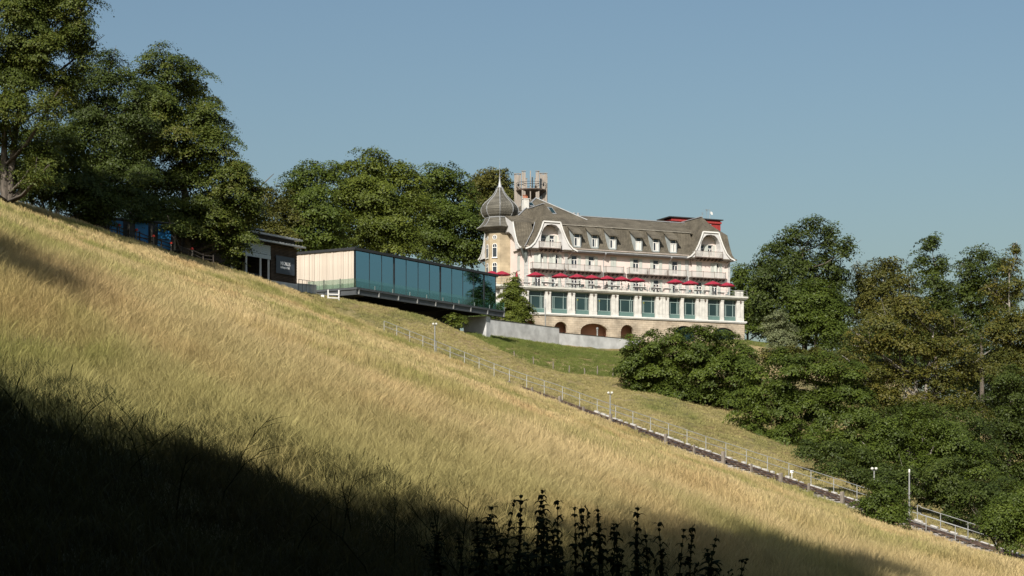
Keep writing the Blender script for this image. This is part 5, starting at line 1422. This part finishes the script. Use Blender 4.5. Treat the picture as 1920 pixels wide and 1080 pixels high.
M_palebark = mat('pale_bark', (0.30, 0.27, 0.23), 0.95, 0.3, 3, bump=.4, bscale=9, stretch=(3, 3, .5))
M_midbark = mat('grey_bark', (0.19, 0.165, 0.14), 0.95, 0.3, 3, bump=.5, bscale=9, stretch=(3, 3, .5))
LEAFCOUNT = [0]

def crown_mesh(seed, lobes, leaf, cover, m, droop=0.0, shell=0.28, clump=1.0, up=0.5, pads=17, fill=.24):
    """leaves on dome shaped boughs that overlap like tiles over each lobe, plus loose leaves inside"""
    r = np.random.RandomState(seed)
    lob = np.array(lobes, float)                          # cx cy cz rx ry rz
    rad = lob[:, 3:6]
    area = 4 * math.pi * ((rad[:, 0] * rad[:, 1]) ** 1.6 / 3 + (rad[:, 0] * rad[:, 2]) ** 1.6 / 3 + (rad[:, 1] * rad[:, 2]) ** 1.6 / 3) ** (1 / 1.6)
    la = leaf * leaf * 0.36
    nl = np.maximum(200, (cover * area / la).astype(int))
    # boughs
    li = np.repeat(np.arange(len(lob)), pads); C = len(li)
    d = r.randn(C, 3); d[:, 2] += 0.2; d[:, 1] -= 0.3; d /= np.linalg.norm(d, axis=1)[:, None]
    f = np.clip(1.06 - np.abs(r.randn(C)) * shell + .10 * r.randn(C), .3, 1.25)
    cc = lob[li, :3] + d * f[:, None] * rad[li]
    rc = rad[li].mean(1) * (.30 + .26 * r.rand(C)) * clump + leaf
    n1 = np.repeat((nl * (1 - fill) / pads).astype(int), pads) ; n1 = np.maximum(20, (n1 * (rc / rc.mean()) ** 2).astype(int))
    ci = np.repeat(np.arange(C), n1); n = len(ci)
    an = r.rand(n) * 6.283; rho = np.sqrt(r.rand(n)) * (1 + .18 * r.randn(n))
    wob = 1 + .25 * np.sin(an * 3 + ci) + .15 * np.sin(an * 5 + 2.1 * ci)      # ragged bough outline
    ox, oy = rho * np.cos(an) * wob, rho * np.sin(an) * wob
    oz = .42 * (1 - rho ** 2) - .16 + r.randn(n) * .13 - droop * rho ** 2
    tl = d[ci]                                            # boughs tip outwards and down
    oz = oz - .35 * (ox * tl[:, 0] + oy * tl[:, 1])
    pos = cc[ci] + np.stack([ox, oy, oz], 1) * rc[ci][:, None]
    nr = np.stack([ox * .5, oy * .5, np.full(n, up + .2)], 1) + tl * .55 + r.randn(n, 3) * .36
    # loose inner leaves
    k = (nl * fill).astype(int); fi = np.repeat(np.arange(len(lob)), k); nf = len(fi)
    fd = r.randn(nf, 3); fd /= np.linalg.norm(fd, axis=1)[:, None]
    fp = lob[fi, :3] + fd * (r.rand(nf) ** .5 * .82)[:, None] * rad[fi]
    pos = np.concatenate([pos, fp]); nr = np.concatenate([nr, fd * .5 + r.randn(nf, 3) * .8])
    n = len(pos)
    nr /= np.linalg.norm(nr, axis=1)[:, None]
    a = np.cross(nr, r.randn(n, 3)); a /= np.linalg.norm(a, axis=1)[:, None]
    b = np.cross(nr, a)
    s = leaf * (.6 + .8 * r.rand(n))[:, None]
    V = np.stack([pos - a * s * .55, pos + a * s * .28 - b * s * .42, pos + a * s * .40 + b * s * .36], 1).reshape(-1, 3)
    Q = np.arange(n * 3).reshape(-1, 3)
    lt = r.rand(len(lob)); ct = r.rand(C)
    t = np.concatenate([.18 * lt[li][ci] + .36 * ct[ci], .3 * lt[fi] + .1])
    t = np.clip(t + .46 * r.rand(n), 0, 1)
    LEAFCOUNT[0] += n
    return raw_mesh('crown', V, Q, np.repeat(t, 3), m), cc, rc

def tree(name, label, cat, d, lobes, kind='green', trunk_px=None, cover=1.0, leafk=1.0, seed=1, trunk_r=.35, bark=None, depthk=.85, droop=0.0, group=None, limbs=True, shell=.28, clump=1.0, stems=1, bare=0, lobe_dy=.5):
    """lobes in photo pixels (px, py, rx, ry) standing at distance d; each gets a real depth"""
    rr = random.Random(seed); L = []
    s = d / F
    x0 = (trunk_px - CX) * s if trunk_px is not None else sum((q[0] - CX) * s for q in lobes) / len(lobes)
    z0 = tz(x0, d)
    root = empty(name, (x0, d, z0)); tag(root, label, cat, group)
    wmax = max(q[2] for q in lobes) * s
    for px, py, rx, ry, *dy in lobes:
        L.append(((px - CX) * s - x0, dy[0] if dy else rr.uniform(-lobe_dy, lobe_dy) * wmax, (HY - py) * s - z0, rx * s, (rx * .5 + ry * .5) * s * depthk, ry * s))
    leaf = max(.11, .00112 * d) * leafk
    me, cc, rc = crown_mesh(seed, L, leaf, cover * 1.6, LEAF[kind], droop=droop, shell=shell, clump=clump)
    link('crown', me, root)
    m = MB(); top = max(q[2] for q in L)
    zl = sorted(q[2] for q in L)[len(L) // 2]
    for k in range(stems):
        sx = (k - (stems - 1) / 2) * .9
        hgt = zl + (top - zl) * .55
        tx, ty = (sum(q[0] for q in L) / len(L)) * .8 + sx * 2, 0
        path = [(sx * .6 + tx * t ** 1.6 + .25 * math.sin(3 * t + seed + k), ty + .3 * math.sin(2.3 * t + k), -.6 + (hgt + .6) * t) for t in (0, .1, .25, .45, .65, .85, 1)]
        m.tube(path, [trunk_r * 1.35, trunk_r, trunk_r * .85, trunk_r * .68, trunk_r * .5, trunk_r * .33, trunk_r * .15], 8)
        if limbs:
            for q in L:
                t = min(.95, max(.12, (q[2] - .35 * abs(q[0] - path[3][0]) - 1.0) / max(hgt, .1))); i = min(5, int(t * 6)); a_ = Vector(path[i]).lerp(Vector(path[i + 1]), t * 6 - i)
                e = Vector((q[0], q[1], q[2])); mid = a_.lerp(e, .5) + Vector((0, 0, -.08 * (e - a_).length))
                lr = trunk_r * (.42 - .2 * t); m.tube([a_, mid, e, e + (e - mid) * .6], [lr, lr * .75, lr * .45, lr * .15], 6)
    if limbs:                                            # twigs towards the leaf clumps
        idx = [rr.randrange(len(cc)) for _ in range(min(len(cc), 40 + bare))]
        for j in idx:
            q = min(L, key=lambda q: (q[0] - cc[j][0]) ** 2 + (q[1] - cc[j][1]) ** 2 + (q[2] - cc[j][2]) ** 2)
            a_, e = Vector(q[:3]), Vector(cc[j]); mid = a_.lerp(e, .55) + Vector((rr.uniform(-.3, .3), rr.uniform(-.3, .3), -.1 * (e - a_).length))
            k_ = trunk_r * .16; m.tube([a_, mid, e, e + (e - mid) * .5], [k_, k_ * .7, k_ * .45, k_ * .15], 5)
    m.build('trunk', bark or M_bark, root, smooth=True)
    return root

LT = 'trees along the left meadow edge'
tree('broadleaf_tree', 'tall open tree with pale leaning trunks at the far left edge', 'tree', 165,
     [(60, 45, 80, 60), (135, 60, 48, 50), (-50, 110, 100, 90), (45, 140, 75, 55), (125, 150, 48, 45), (25, 215, 65, 45), (105, 215, 40, 40), (90, -10, 80, 55), (150, 15, 38, 40), (-20, -80, 120, 80), (80, -80, 80, 60), (-60, 250, 80, 60), (-20, 310, 60, 40), (75, 290, 50, 40), (50, 330, 40, 36), (95, 95, 55, 40), (150, 95, 40, 36), (40, 95, 60, 40), (5, 345, 36, 30, -6), (95, 345, 36, 26, -4), (-40, 350, 40, 30, -5)],
     'maple', trunk_px=14, cover=.9, seed=3, trunk_r=.36, bark=M_bark, stems=2, bare=70, shell=.5, group=LT)
tree('broadleaf_tree', 'dark rounded tree standing between the tall edge tree and the big maple', 'tree', 192,
     [(205, 150, 55, 50), (170, 200, 60, 55), (220, 235, 60, 55), (140, 270, 70, 55), (225, 310, 65, 55), (160, 330, 75, 55), (200, 380, 80, 40), (255, 190, 35, 50)],
     'dark', trunk_px=185, cover=.95, seed=5, trunk_r=.5, group=LT)
tree('maple_tree', 'big dense maple with bronze tinged leaves over the blue panels', 'tree', 207,
     [(312, 130, 50, 36), (350, 165, 50, 42), (298, 190, 55, 50), (372, 225, 48, 48), (320, 250, 70, 55), (405, 295, 58, 50), (345, 330, 75, 60), (440, 350, 52, 48), (395, 395, 62, 48), (300, 380, 70, 50), (455, 415, 42, 45), (265, 300, 48, 60), (350, 424, 75, 32), (430, 455, 38, 40), (258, 405, 60, 34), (478, 365, 24, 32), (290, 436, 38, 11, -9.5), (352, 452, 36, 11, -9.5), (225, 425, 30, 12, -9)],
     'maple', trunk_px=345, cover=1.05, seed=8, trunk_r=.55, group=LT)
tree('understory_shrub', 'dark understory thicket below the tall edge tree', 'shrub', 188,
     [(70, 335, 55, 50), (125, 350, 60, 45), (185, 395, 55, 32), (60, 270, 50, 45), (110, 290, 50, 50), (30, 340, 40, 40)], 'dark', cover=.9, seed=9, trunk_r=.14, stems=3, group=LT)
MT = 'trees behind the pavilion and the timber building'
tree('broadleaf_tree', 'pale green tree glimpsed right of the maple above the timber roof', 'tree', 300,
     [(510, 375, 34, 30), (490, 410, 40, 36), (540, 405, 38, 40), (515, 440, 45, 32), (480, 450, 35, 30)], 'olive', cover=.8, seed=11, group=MT)
tree('broadleaf_tree', 'dark green round tree left of the yellowish crown behind the pavilion', 'tree', 305,
     [(585, 335, 40, 34), (618, 325, 32, 26), (555, 370, 36, 40), (600, 385, 52, 48), (555, 430, 45, 42), (610, 440, 52, 38), (580, 470, 55, 28)], 'green', cover=1.05, seed=12, trunk_r=.45, group=MT)
tree('broadleaf_tree', 'tallest yellowish green tree in the middle behind the pavilion', 'tree', 325,
     [(700, 312, 48, 26), (665, 335, 42, 36), (740, 330, 40, 34), (770, 355, 34, 40), (700, 365, 62, 44), (650, 390, 50, 42), (750, 405, 55, 46), (690, 430, 65, 42), (640, 450, 42, 32), (745, 460, 60, 34)], 'lime', cover=1.05, seed=13, trunk_r=.5, group=MT)
tree('broadleaf_tree', 'broad green tree between the tallest crown and the onion tower', 'tree', 352,
     [(825, 335, 38, 24), (850, 352, 36, 34), (800, 365, 42, 38), (870, 390, 40, 42), (820, 410, 56, 46), (880, 435, 34, 48), (780, 450, 45, 34), (840, 465, 58, 38), (890, 475, 24, 26)], 'green', cover=1.05, seed=14, trunk_r=.5, group=MT)
tree('broadleaf_tree', 'olive tree top peeking out behind the onion dome', 'tree', 372,
     [(915, 335, 30, 26), (940, 345, 24, 28), (895, 360, 30, 34), (925, 380, 42, 36), (955, 375, 18, 32)], 'olive', cover=1.1, seed=15, trunk_r=.4, group=MT)
tree('clipped_cone_tree', 'small dense cone shaped evergreen at the left corner of the hotel', 'tree', 296,
     [(964, 531, 11, 17), (963, 548, 18, 20), (961, 566, 25, 20), (966, 584, 31, 19), (958, 595, 27, 14), (975, 597, 22, 12)], 'lime', cover=1.5, leafk=.75, seed=16, trunk_r=.15, limbs=False, shell=.18, depthk=.95, lobe_dy=.1)
tree('hillside_shrub', 'small pale shrub growing in the shade below the pavilion deck', 'shrub', 243,
     [(848, 597, 12, 8), (864, 601, 13, 8), (856, 608, 14, 8)], 'lime', cover=.45, leafk=.9, seed=17, trunk_r=.05)
tree('yard_hedge', 'dark hedge in the hotel yard behind the far end of the pavilion', 'hedge', 302,
     [(850, 590, 34, 16), (890, 588, 34, 16), (925, 588, 26, 16), (870, 600, 40, 14), (915, 602, 34, 12)], 'dark', cover=1.2, seed=19, trunk_r=.1, limbs=False, shell=.2)
RT = 'trees on the right beyond the hotel'
tree('broadleaf_tree', 'large dark tree right of the hotel with ragged top', 'tree', 352,
     [(1522, 430, 30, 24), (1490, 440, 28, 24), (1558, 442, 26, 26), (1460, 470, 36, 30), (1430, 510, 32, 42), (1500, 495, 50, 40), (1556, 500, 38, 46), (1470, 560, 55, 44), (1540, 560, 50, 46), (1430, 570, 30, 40), (1585, 470, 16, 30), (1500, 610, 55, 34), (1560, 615, 42, 36)],
     'dark', cover=.8, seed=21, trunk_r=.55, bare=50, shell=.38, group=RT)
tree('broadleaf_tree', 'tree half hidden behind the right end of the hotel', 'tree', 380,
     [(1390, 515, 18, 28), (1412, 545, 24, 34), (1398, 580, 26, 34), (1380, 545, 20, 34), (1425, 590, 24, 34), (1405, 608, 28, 24), (1440, 606, 32, 24), (1385, 605, 20, 20)], 'green', cover=.9, seed=22, trunk_r=.35, group=RT)
tree('broadleaf_tree', 'fresh green tree in front of the large ragged tree', 'tree', 335,
     [(1530, 560, 42, 40), (1560, 590, 40, 36), (1515, 605, 40, 34), (1555, 630, 42, 28), (1500, 575, 26, 32)], 'green', cover=1.0, seed=23, trunk_r=.35, group=RT)
tree('broadleaf_tree', 'middle height grey green tree with a bare leader between ragged and slim trees', 'tree', 356,
     [(1665, 502, 34, 24), (1640, 530, 34, 32), (1692, 530, 28, 28), (1620, 570, 36, 38), (1665, 570, 46, 38), (1700, 575, 30, 34), (1640, 610, 52, 32), (1612, 520, 10, 30)], 'olive', cover=.85, seed=24, trunk_r=.35, bare=40, bark=M_palebark, group=RT)
tree('broadleaf_tree', 'slim tall dark tree standing out above the autumn tree', 'tree', 300,
     [(1745, 458, 24, 20), (1733, 490, 22, 24), (1765, 497, 22, 22), (1748, 530, 30, 28), (1776, 545, 20, 24), (1745, 575, 34, 32), (1775, 600, 30, 34), (1740, 625, 36, 34)], 'dark', cover=.85, seed=25, trunk_r=.35, shell=.38, group=RT)
tree('broadleaf_tree', 'wide rounded tree right of the slim tall tree', 'tree', 312,
     [(1842, 482, 32, 20), (1815, 505, 30, 28), (1870, 505, 28, 28), (1840, 535, 42, 32), (1805, 560, 34, 34), (1870, 570, 40, 36), (1830, 605, 46, 36)], 'dark', cover=.8, seed=26, trunk_r=.4, shell=.38, bare=40, group=RT)
tree('broadleaf_tree', 'olive brown tree with pale branches at the right edge of the sky', 'tree', 262,
     [(1893, 500, 22, 26), (1912, 540, 28, 34), (1880, 555, 32, 34), (1905, 610, 45, 40), (1870, 625, 36, 40), (1925, 660, 40, 50), (1885, 690, 46, 44), (1902, 470, 9, 14)], 'autumn', cover=.7, seed=27, trunk_r=.35, bark=M_palebark, bare=70, shell=.4, group=RT)
tree('silver_willow', 'small silvery green willow on the lawn beside the hotel', 'tree', 305,
     [(1458, 598, 17, 14), (1448, 615, 20, 17), (1468, 618, 22, 20), (1455, 635, 27, 18), (1480, 640, 18, 16)], 'silver', cover=1.1, leafk=.7, seed=28, trunk_r=.15, shell=.2)
tree('autumn_tree', 'spreading tree with yellow brown leaves and pale bare limbs', 'tree', 208,
     [(1700, 575, 48, 20), (1660, 605, 50, 24), (1735, 600, 50, 24), (1790, 620, 38, 26), (1630, 650, 50, 26), (1700, 645, 60, 28), (1770, 660, 55, 28), (1825, 685, 38, 30), (1610, 700, 50, 28), (1680, 700, 60, 28), (1760, 715, 62, 30), (1640, 750, 55, 28), (1720, 765, 65, 30), (1800, 765, 50, 30)],
     'autumn', trunk_px=1715, cover=.72, seed=31, trunk_r=.38, bark=M_palebark, bare=110, shell=.34, stems=3, clump=.9)
tree('broadleaf_tree', 'deep green tree filling the right edge below the olive tree', 'tree', 222,
     [(1890, 735, 48, 42), (1862, 790, 46, 40), (1912, 800, 48, 46), (1880, 850, 52, 44), (1925, 880, 40, 50), (1850, 880, 42, 40), (1900, 920, 46, 36)], 'dark', cover=.95, seed=32, trunk_r=.4, group=RT)
tree('broadleaf_tree', 'shady tree with visible pale trunk behind the lower track', 'tree', 174,
     [(1665, 815, 50, 36), (1725, 810, 55, 38), (1785, 820, 50, 40), (1640, 855, 45, 34), (1700, 860, 55, 34), (1770, 870, 52, 38), (1825, 870, 40, 40), (1690, 895, 30, 18), (1800, 910, 36, 26)],
     'green', trunk_px=1726, cover=.85, seed=33, trunk_r=.24, bark=M_palebark, stems=2, bare=30, group=RT)
BT = 'bushes below the hotel'
tree('large_bush', 'big dense round bush covering the right arches of the hotel base', 'bush', 234,
     [(1200, 665, 40, 36), (1248, 650, 42, 32), (1305, 650, 46, 34), (1362, 660, 42, 36), (1185, 690, 32, 32), (1235, 695, 52, 38), (1300, 700, 58, 42), (1365, 705, 52, 46), (1402, 680, 24, 38), (1270, 735, 46, 28), (1330, 745, 50, 30), (1215, 720, 36, 22), (1385, 745, 34, 34)],
     'green', cover=1.15, seed=41, trunk_r=.2, stems=3, limbs=False, shell=.12, clump=.8, group=BT)
tree('large_bush', 'wide dark bush between the round bush and the autumn tree', 'bush', 196,
     [(1425, 715, 40, 36), (1475, 695, 48, 32), (1535, 695, 48, 34), (1585, 715, 42, 38), (1405, 765, 36, 42), (1460, 765, 58, 48), (1530, 770, 58, 50), (1590, 780, 50, 48), (1420, 815, 40, 30), (1485, 825, 55, 34), (1555, 835, 55, 34), (1610, 840, 42, 34), (1430, 845, 40, 20)],
     'green', cover=1.05, seed=42, trunk_r=.2, stems=3, limbs=False, shell=.13, clump=.8, group=BT)
tree('hillside_bush', 'olive topped bush behind the wide dark bush', 'bush', 240,
     [(1480, 672, 34, 18), (1530, 675, 46, 20), (1580, 690, 40, 24), (1440, 672, 26, 16), (1610, 720, 36, 30)], 'olive', cover=1.1, seed=43, trunk_r=.15, limbs=False, shell=.13, clump=.8, group=BT)
tree('trackside_shrub', 'leafy shrub growing over the track at its lower bend', 'shrub', 141,
     [(1645, 930, 28, 26), (1672, 938, 26, 28), (1625, 952, 24, 20), (1660, 965, 34, 22), (1690, 965, 18, 20), (1640, 912, 16, 16)], 'green', cover=1.0, seed=44, trunk_r=.08, stems=3)
tree('trackside_shrub', 'shrub in the lower right corner at the end of the railing', 'shrub', 136,
     [(1885, 960, 42, 32), (1915, 935, 36, 34), (1860, 990, 34, 26), (1900, 1005, 45, 32), (1838, 975, 18, 20), (1930, 980, 40, 40)], 'green', cover=1.0, seed=45, trunk_r=.09, stems=3)
tree('forest_tree', 'forest tree closing the view behind the autumn tree', 'tree', 345,
     [(1600, 640, 50, 36), (1660, 650, 55, 40), (1720, 660, 55, 42), (1640, 690, 60, 40), (1700, 700, 60, 40)], 'dark', cover=.9, seed=46, trunk_r=.35, limbs=False, group=RT)
tree('forest_tree', 'forest tree closing the view below the wide rounded tree', 'tree', 335,
     [(1790, 660, 55, 42), (1850, 670, 55, 45), (1910, 690, 50, 48), (1820, 720, 60, 42), (1890, 750, 60, 45), (1940, 640, 40, 50)], 'dark', cover=.9, seed=47, trunk_r=.35, limbs=False, group=RT)

tree('forest_tree', 'dark forest tree between the wide dark bush and the autumn tree', 'tree', 262,
     [(1600, 660, 46, 34), (1560, 690, 44, 34), (1640, 700, 50, 38), (1600, 730, 56, 40), (1660, 760, 55, 40), (1620, 790, 55, 36)], 'dark', cover=.9, seed=48, trunk_r=.25, limbs=False, group=RT)
tree('forest_tree', 'dark forest tree behind the shady tree with the pale trunk', 'tree', 200,
     [(1640, 800, 50, 36), (1700, 790, 55, 40), (1770, 800, 55, 42), (1830, 820, 50, 45), (1720, 850, 60, 40), (1800, 870, 60, 40), (1860, 930, 50, 40), (1780, 920, 50, 34)], 'dark', cover=.9, seed=49, trunk_r=.25, limbs=False, group=RT)
tree('forest_tree', 'leafy thicket at the foot of the wide dark bush', 'thicket', 172,
     [(1560, 850, 40, 26), (1610, 870, 40, 28), (1520, 845, 36, 22), (1650, 890, 40, 26)], 'dark', cover=.9, seed=50, trunk_r=.12, limbs=False, group=RT)

tree('trackside_thicket', 'dark thicket right behind the railing beyond the lower lamp post', 'thicket', 160,
     [(1560, 880, 34, 18), (1605, 890, 34, 22), (1700, 905, 40, 30), (1745, 920, 40, 32), (1660, 900, 36, 26)], 'dark', cover=.95, seed=51, trunk_r=.1, limbs=False)
tree('trackside_thicket', 'dark green thicket behind the lower end of the railing', 'thicket', 158,
     [(1790, 930, 42, 34), (1840, 940, 42, 36), (1880, 930, 40, 40), (1810, 965, 40, 22), (1780, 890, 40, 34)], 'dark', cover=.95, seed=52, trunk_r=.1, limbs=False)

# trees beside and behind the photographer, above and outside the frame, that shade the foreground
def shade_proto(seed, low):
    """unit tree: height 1, crown radius 1 before scaling"""
    rr = random.Random(seed); L = []; H, R = 28.0, 4.0
    for k in range(12):
        t = k / 11; zz = H * (low + (1 - low) * t * .93); a = rr.uniform(0, 6.28); q = R * math.sin(math.pi * (.2 + .72 * t)) ** .8
        L.append((q * .45 * math.cos(a), q * .45 * math.sin(a), zz, q * .75, q * .75, H * .085))
    me, cc, rc = crown_mesh(seed, L, .36, 1.25, LEAF['dark'], shell=.4)
    m = MB(); m.tube([(0, 0, -.8), (.1, 0, H * .3), (0, .1, H * .7), (0, 0, H * .95)], [.34, .28, .18, .05], 8)
    for q in L[::2]: m.tube([(0, 0, q[2] - 1.5), (q[0] * .6, q[1] * .6, q[2] - .4), q[:3]], [.12, .09, .03], 5)
    tm = m.build('trunk', M_bark, smooth=True); d_ = tm.data; bpy.data.objects.remove(tm)
    return me, d_
protos_ = {'high': shade_proto(61, .5), 'low': shade_proto(62, .25)}
for i, (x, y, h, r, kd) in enumerate([(-2.2, 4.5, 27, 2.2, 'high'), (-4.6, -7, 25, 2.2, 'low'), (-9.0, -10, 16.5, 2.6, 'low'), (-13.0, -11, 14, 2.8, 'low'), (0, -8, 32, 4.5, 'low'), (4, -3, 30, 4.5, 'low'), (-3.5, -14, 30, 5, 'low'), (-18.2, 8, 21.5, 3.6, 'high'), (9, -8, 30, 5, 'low'), (-20, -14, 22, 4, 'low'), (7, 5, 28, 4, 'high'), (-6.5, 1.0, 8.5, 3.2, 'low'), (11.5, 3, 16, 4.5, 'low'), (3, -7, 14, 4.6, 'low'), (-1.5, -7, 12, 4.2, 'low'), (17, 12, 18, 5.5, 'low'), (-10, -4, 11, 4, 'low'), (-6.3, -3.5, 15.5, 2.6, 'low'), (-4.4, -2.6, 16.5, 2.2, 'low'), (-19.5, 9, 20, 3.4, 'high'), (-9.5, 4.5, 7.5, 3.2, 'low'), (8, -3, 12, 4.5, 'low')]):  # several short ones added to keep sky light off the foreground
    root = empty('shade_tree', (x, y, tz(x, y))); root.scale = (r / 4.0, r / 4.0, h / 28.0); root.rotation_euler = (0, 0, i * 1.3)
    link('crown', protos_[kd][0], root); link('trunk', protos_[kd][1], root)
    tag(root, 'tall broadleaf tree outside the picture shading the foreground, %s of those around the viewpoint' % ['first', 'second', 'third', 'fourth', 'fifth', 'sixth', 'seventh', 'eighth', 'ninth', 'tenth', 'eleventh', 'twelfth', 'thirteenth', 'fourteenth', 'fifteenth', 'sixteenth', 'seventeenth', 'eighteenth', 'nineteenth', 'twentieth', 'twenty first', 'twenty second'][i], 'tree', 'tall trees around the viewpoint')

# ------------------------------------------------------------------ weeds silhouetted in the shaded foreground
M_weed = mat('weed_leaf', (0.018, 0.026, 0.009), 0.95, .2, 6, spec=0.05)
def weed_mesh(seed, h=1.0):
    """leaning stem with uneven whorls of pointed leaves, denser towards the top"""
    r = random.Random(seed); m = MB()
    ln, la = r.uniform(.02, .16), r.uniform(0, 6.28)
    ctr = lambda z: (ln * math.cos(la) * (z / h) ** 2, ln * math.sin(la) * (z / h) ** 2)
    m.tube([(*ctr(h * t), h * t) for t in (0, .3, .6, .85, 1)], [.008, .007, .006, .004, .002], 5)
    z = h * r.uniform(.3, .5)
    while z < h:
        t = z / h; sz = (.16 - .11 * t) * r.uniform(.6, 1.3); cx, cy = ctr(z)
        for j in range(r.choice((2, 3, 4, 5))):
            a = r.uniform(0, 6.28); dx, dy = math.cos(a), math.sin(a); tx, ty = -dy, dx; wv = sz * r.uniform(.2, .34); dz = sz * r.uniform(-.5, .4)
            c = lambda q, w, zz: (cx + dx * q * sz + tx * w, cy + dy * q * sz + ty * w, z + zz)
            m.add([c(0.05, 0, 0), c(.35, wv, .25 * sz), c(.38, 0, .30 * sz), c(.35, -wv, .25 * sz), c(.7, wv * .7, .2 * sz + dz * .5), c(.72, 0, .24 * sz + dz * .5), c(.7, -wv * .7, .2 * sz + dz * .5), c(1.0, 0, dz)],
                  [(0, 2, 1), (0, 3, 2), (1, 2, 5, 4), (2, 3, 6, 5), (4, 5, 7), (5, 6, 7)])
        if t > .6: m.lathe([(.003, z - .012), (.016, z), (.003, z + .014)], 5, (cx, cy))
        z += h * r.uniform(.025, .07)
    for b in range(r.choice((0, 1, 2, 2))):                # side shoots
        z0 = h * r.uniform(.5, .75); a = r.uniform(0, 6.28); L_ = h * r.uniform(.15, .28); cx, cy = ctr(z0)
        e = (cx + .45 * L_ * math.cos(a), cy + .45 * L_ * math.sin(a), z0 + L_); m.tube([(cx, cy, z0), ((cx + e[0]) / 2 + .02, (cy + e[1]) / 2, z0 + L_ * .4), e], [.004, .003, .001], 4)
        for k in range(8):
            t = .4 + .08 * k; p = Vector((cx, cy, z0)).lerp(Vector(e), t); g = r.uniform(0, 6.28); s2 = r.uniform(.02, .05)
            m.add([p, p + Vector((s2 * math.cos(g), s2 * math.sin(g), .02)), p + Vector((s2 * .6 * math.cos(g + .8), s2 * .6 * math.sin(g + .8), .035))], [(0, 1, 2)])
    me = bpy.data.meshes.new('weed'); me.from_pydata([tuple(q) for q in m.v], [], m.f); me.materials.append(M_weed); return me
wm = [weed_mesh(1 + i) for i in range(9)]
weeds = [(975, 925, 13), (1000, 917, 13.2), (1031, 930, 13.1), (1048, 942, 12.8), (1078, 952, 13.3), (1095, 947, 13), (1120, 948, 13.4), (1130, 964, 12.7), (1145, 980, 13), (1180, 948, 12.9), (1170, 988, 12.4), (1218, 990, 13.2), (1252, 982, 13), (1264, 992, 13.4), (1287, 984, 13.1), (1303, 998, 13.2), (936, 940, 12.8), (954, 948, 13.3), (905, 968, 12.8), (880, 962, 13),
         (900, 1000, 12), (960, 990, 11.5), (1015, 975, 12), (1062, 985, 11.6), (1105, 1000, 12), (1152, 1015, 11.8), (1200, 1020, 12), (1240, 1025, 12.2), (1330, 1030, 13), (870, 1000, 12.3), (985, 1020, 11), (1085, 1030, 11.2), (1040, 970, 12.4), (1210, 1008, 12.6), (1350, 1045, 13.5), (1385, 1050, 14), (835, 975, 13), (810, 1000, 12.5)]
for i, (px, py, d) in enumerate(weeds):
    q = P(px, py, d); z = tz(q.x, q.y); h = q.z - z; rw = random.Random(i)
    o = link('nettle_plant', wm[(i * 4) % 9], None, (q.x, q.y, z)); sc_ = rw.uniform(.7, 1.1); o.scale = (sc_, sc_, h); o.rotation_euler = (rw.uniform(-.1, .1), rw.uniform(-.1, .1), i * 2.4)
    tag(o, 'dark upright weed with whorled leaves in the shaded foreground', 'weed', 'dark upright weeds in the foreground')
def stalk_mesh(seed, h):
    r = random.Random(seed); m = MB(); a = r.uniform(0, 6.28); l = h * r.uniform(.1, .5)
    pts_ = [(l * math.cos(a) * t * t, l * math.sin(a) * t * t, h * t) for t in (0, .35, .7, 1)]
    m.tube(pts_, [.006, .005, .004, .002], 5)
    for k in range(5):
        t = .45 + .11 * k; p = Vector(pts_[2]).lerp(Vector(pts_[3]), max(0, (t - .7) / .3)) if t > .7 else Vector(pts_[1]).lerp(Vector(pts_[2]), (t - .35) / .35)
        e = p + Vector((r.uniform(-.2, .2), r.uniform(-.1, .1), r.uniform(.06, .2))); m.tube([p, p.lerp(e, .6) + Vector((0, 0, .02)), e], [.004, .003, .0015], 4)
    me = bpy.data.meshes.new('stalk'); me.from_pydata(m.v, [], m.f); me.materials.append(M_weed); return me
sm = [stalk_mesh(20 + i, 1.0) for i in range(5)]
for i, (px, py, d) in enumerate([(445, 880, 15), (280, 850, 14), (268, 870, 13), (660, 905, 14), (645, 890, 14.5), (740, 900, 14), (860, 930, 13.5), (330, 905, 12), (230, 900, 12.5), (120, 820, 12.5), (60, 790, 12.5), (550, 960, 12), (810, 950, 12.5), (880, 945, 13), (700, 960, 12), (410, 930, 13)]):
    q = P(px, py, d); z = tz(q.x, q.y); o = link('dry_stalk', sm[i % 5], None, (q.x, q.y, z)); h = max(.5, q.z - z); o.scale = (1, 1, h); o.rotation_euler = (0, 0, i * 1.7)
    tag(o, 'thin dead branching stalk at the edge of the foreground shade', 'stalk', 'thin dead stalks in the foreground')
print('LEAVES', LEAFCOUNT[0])
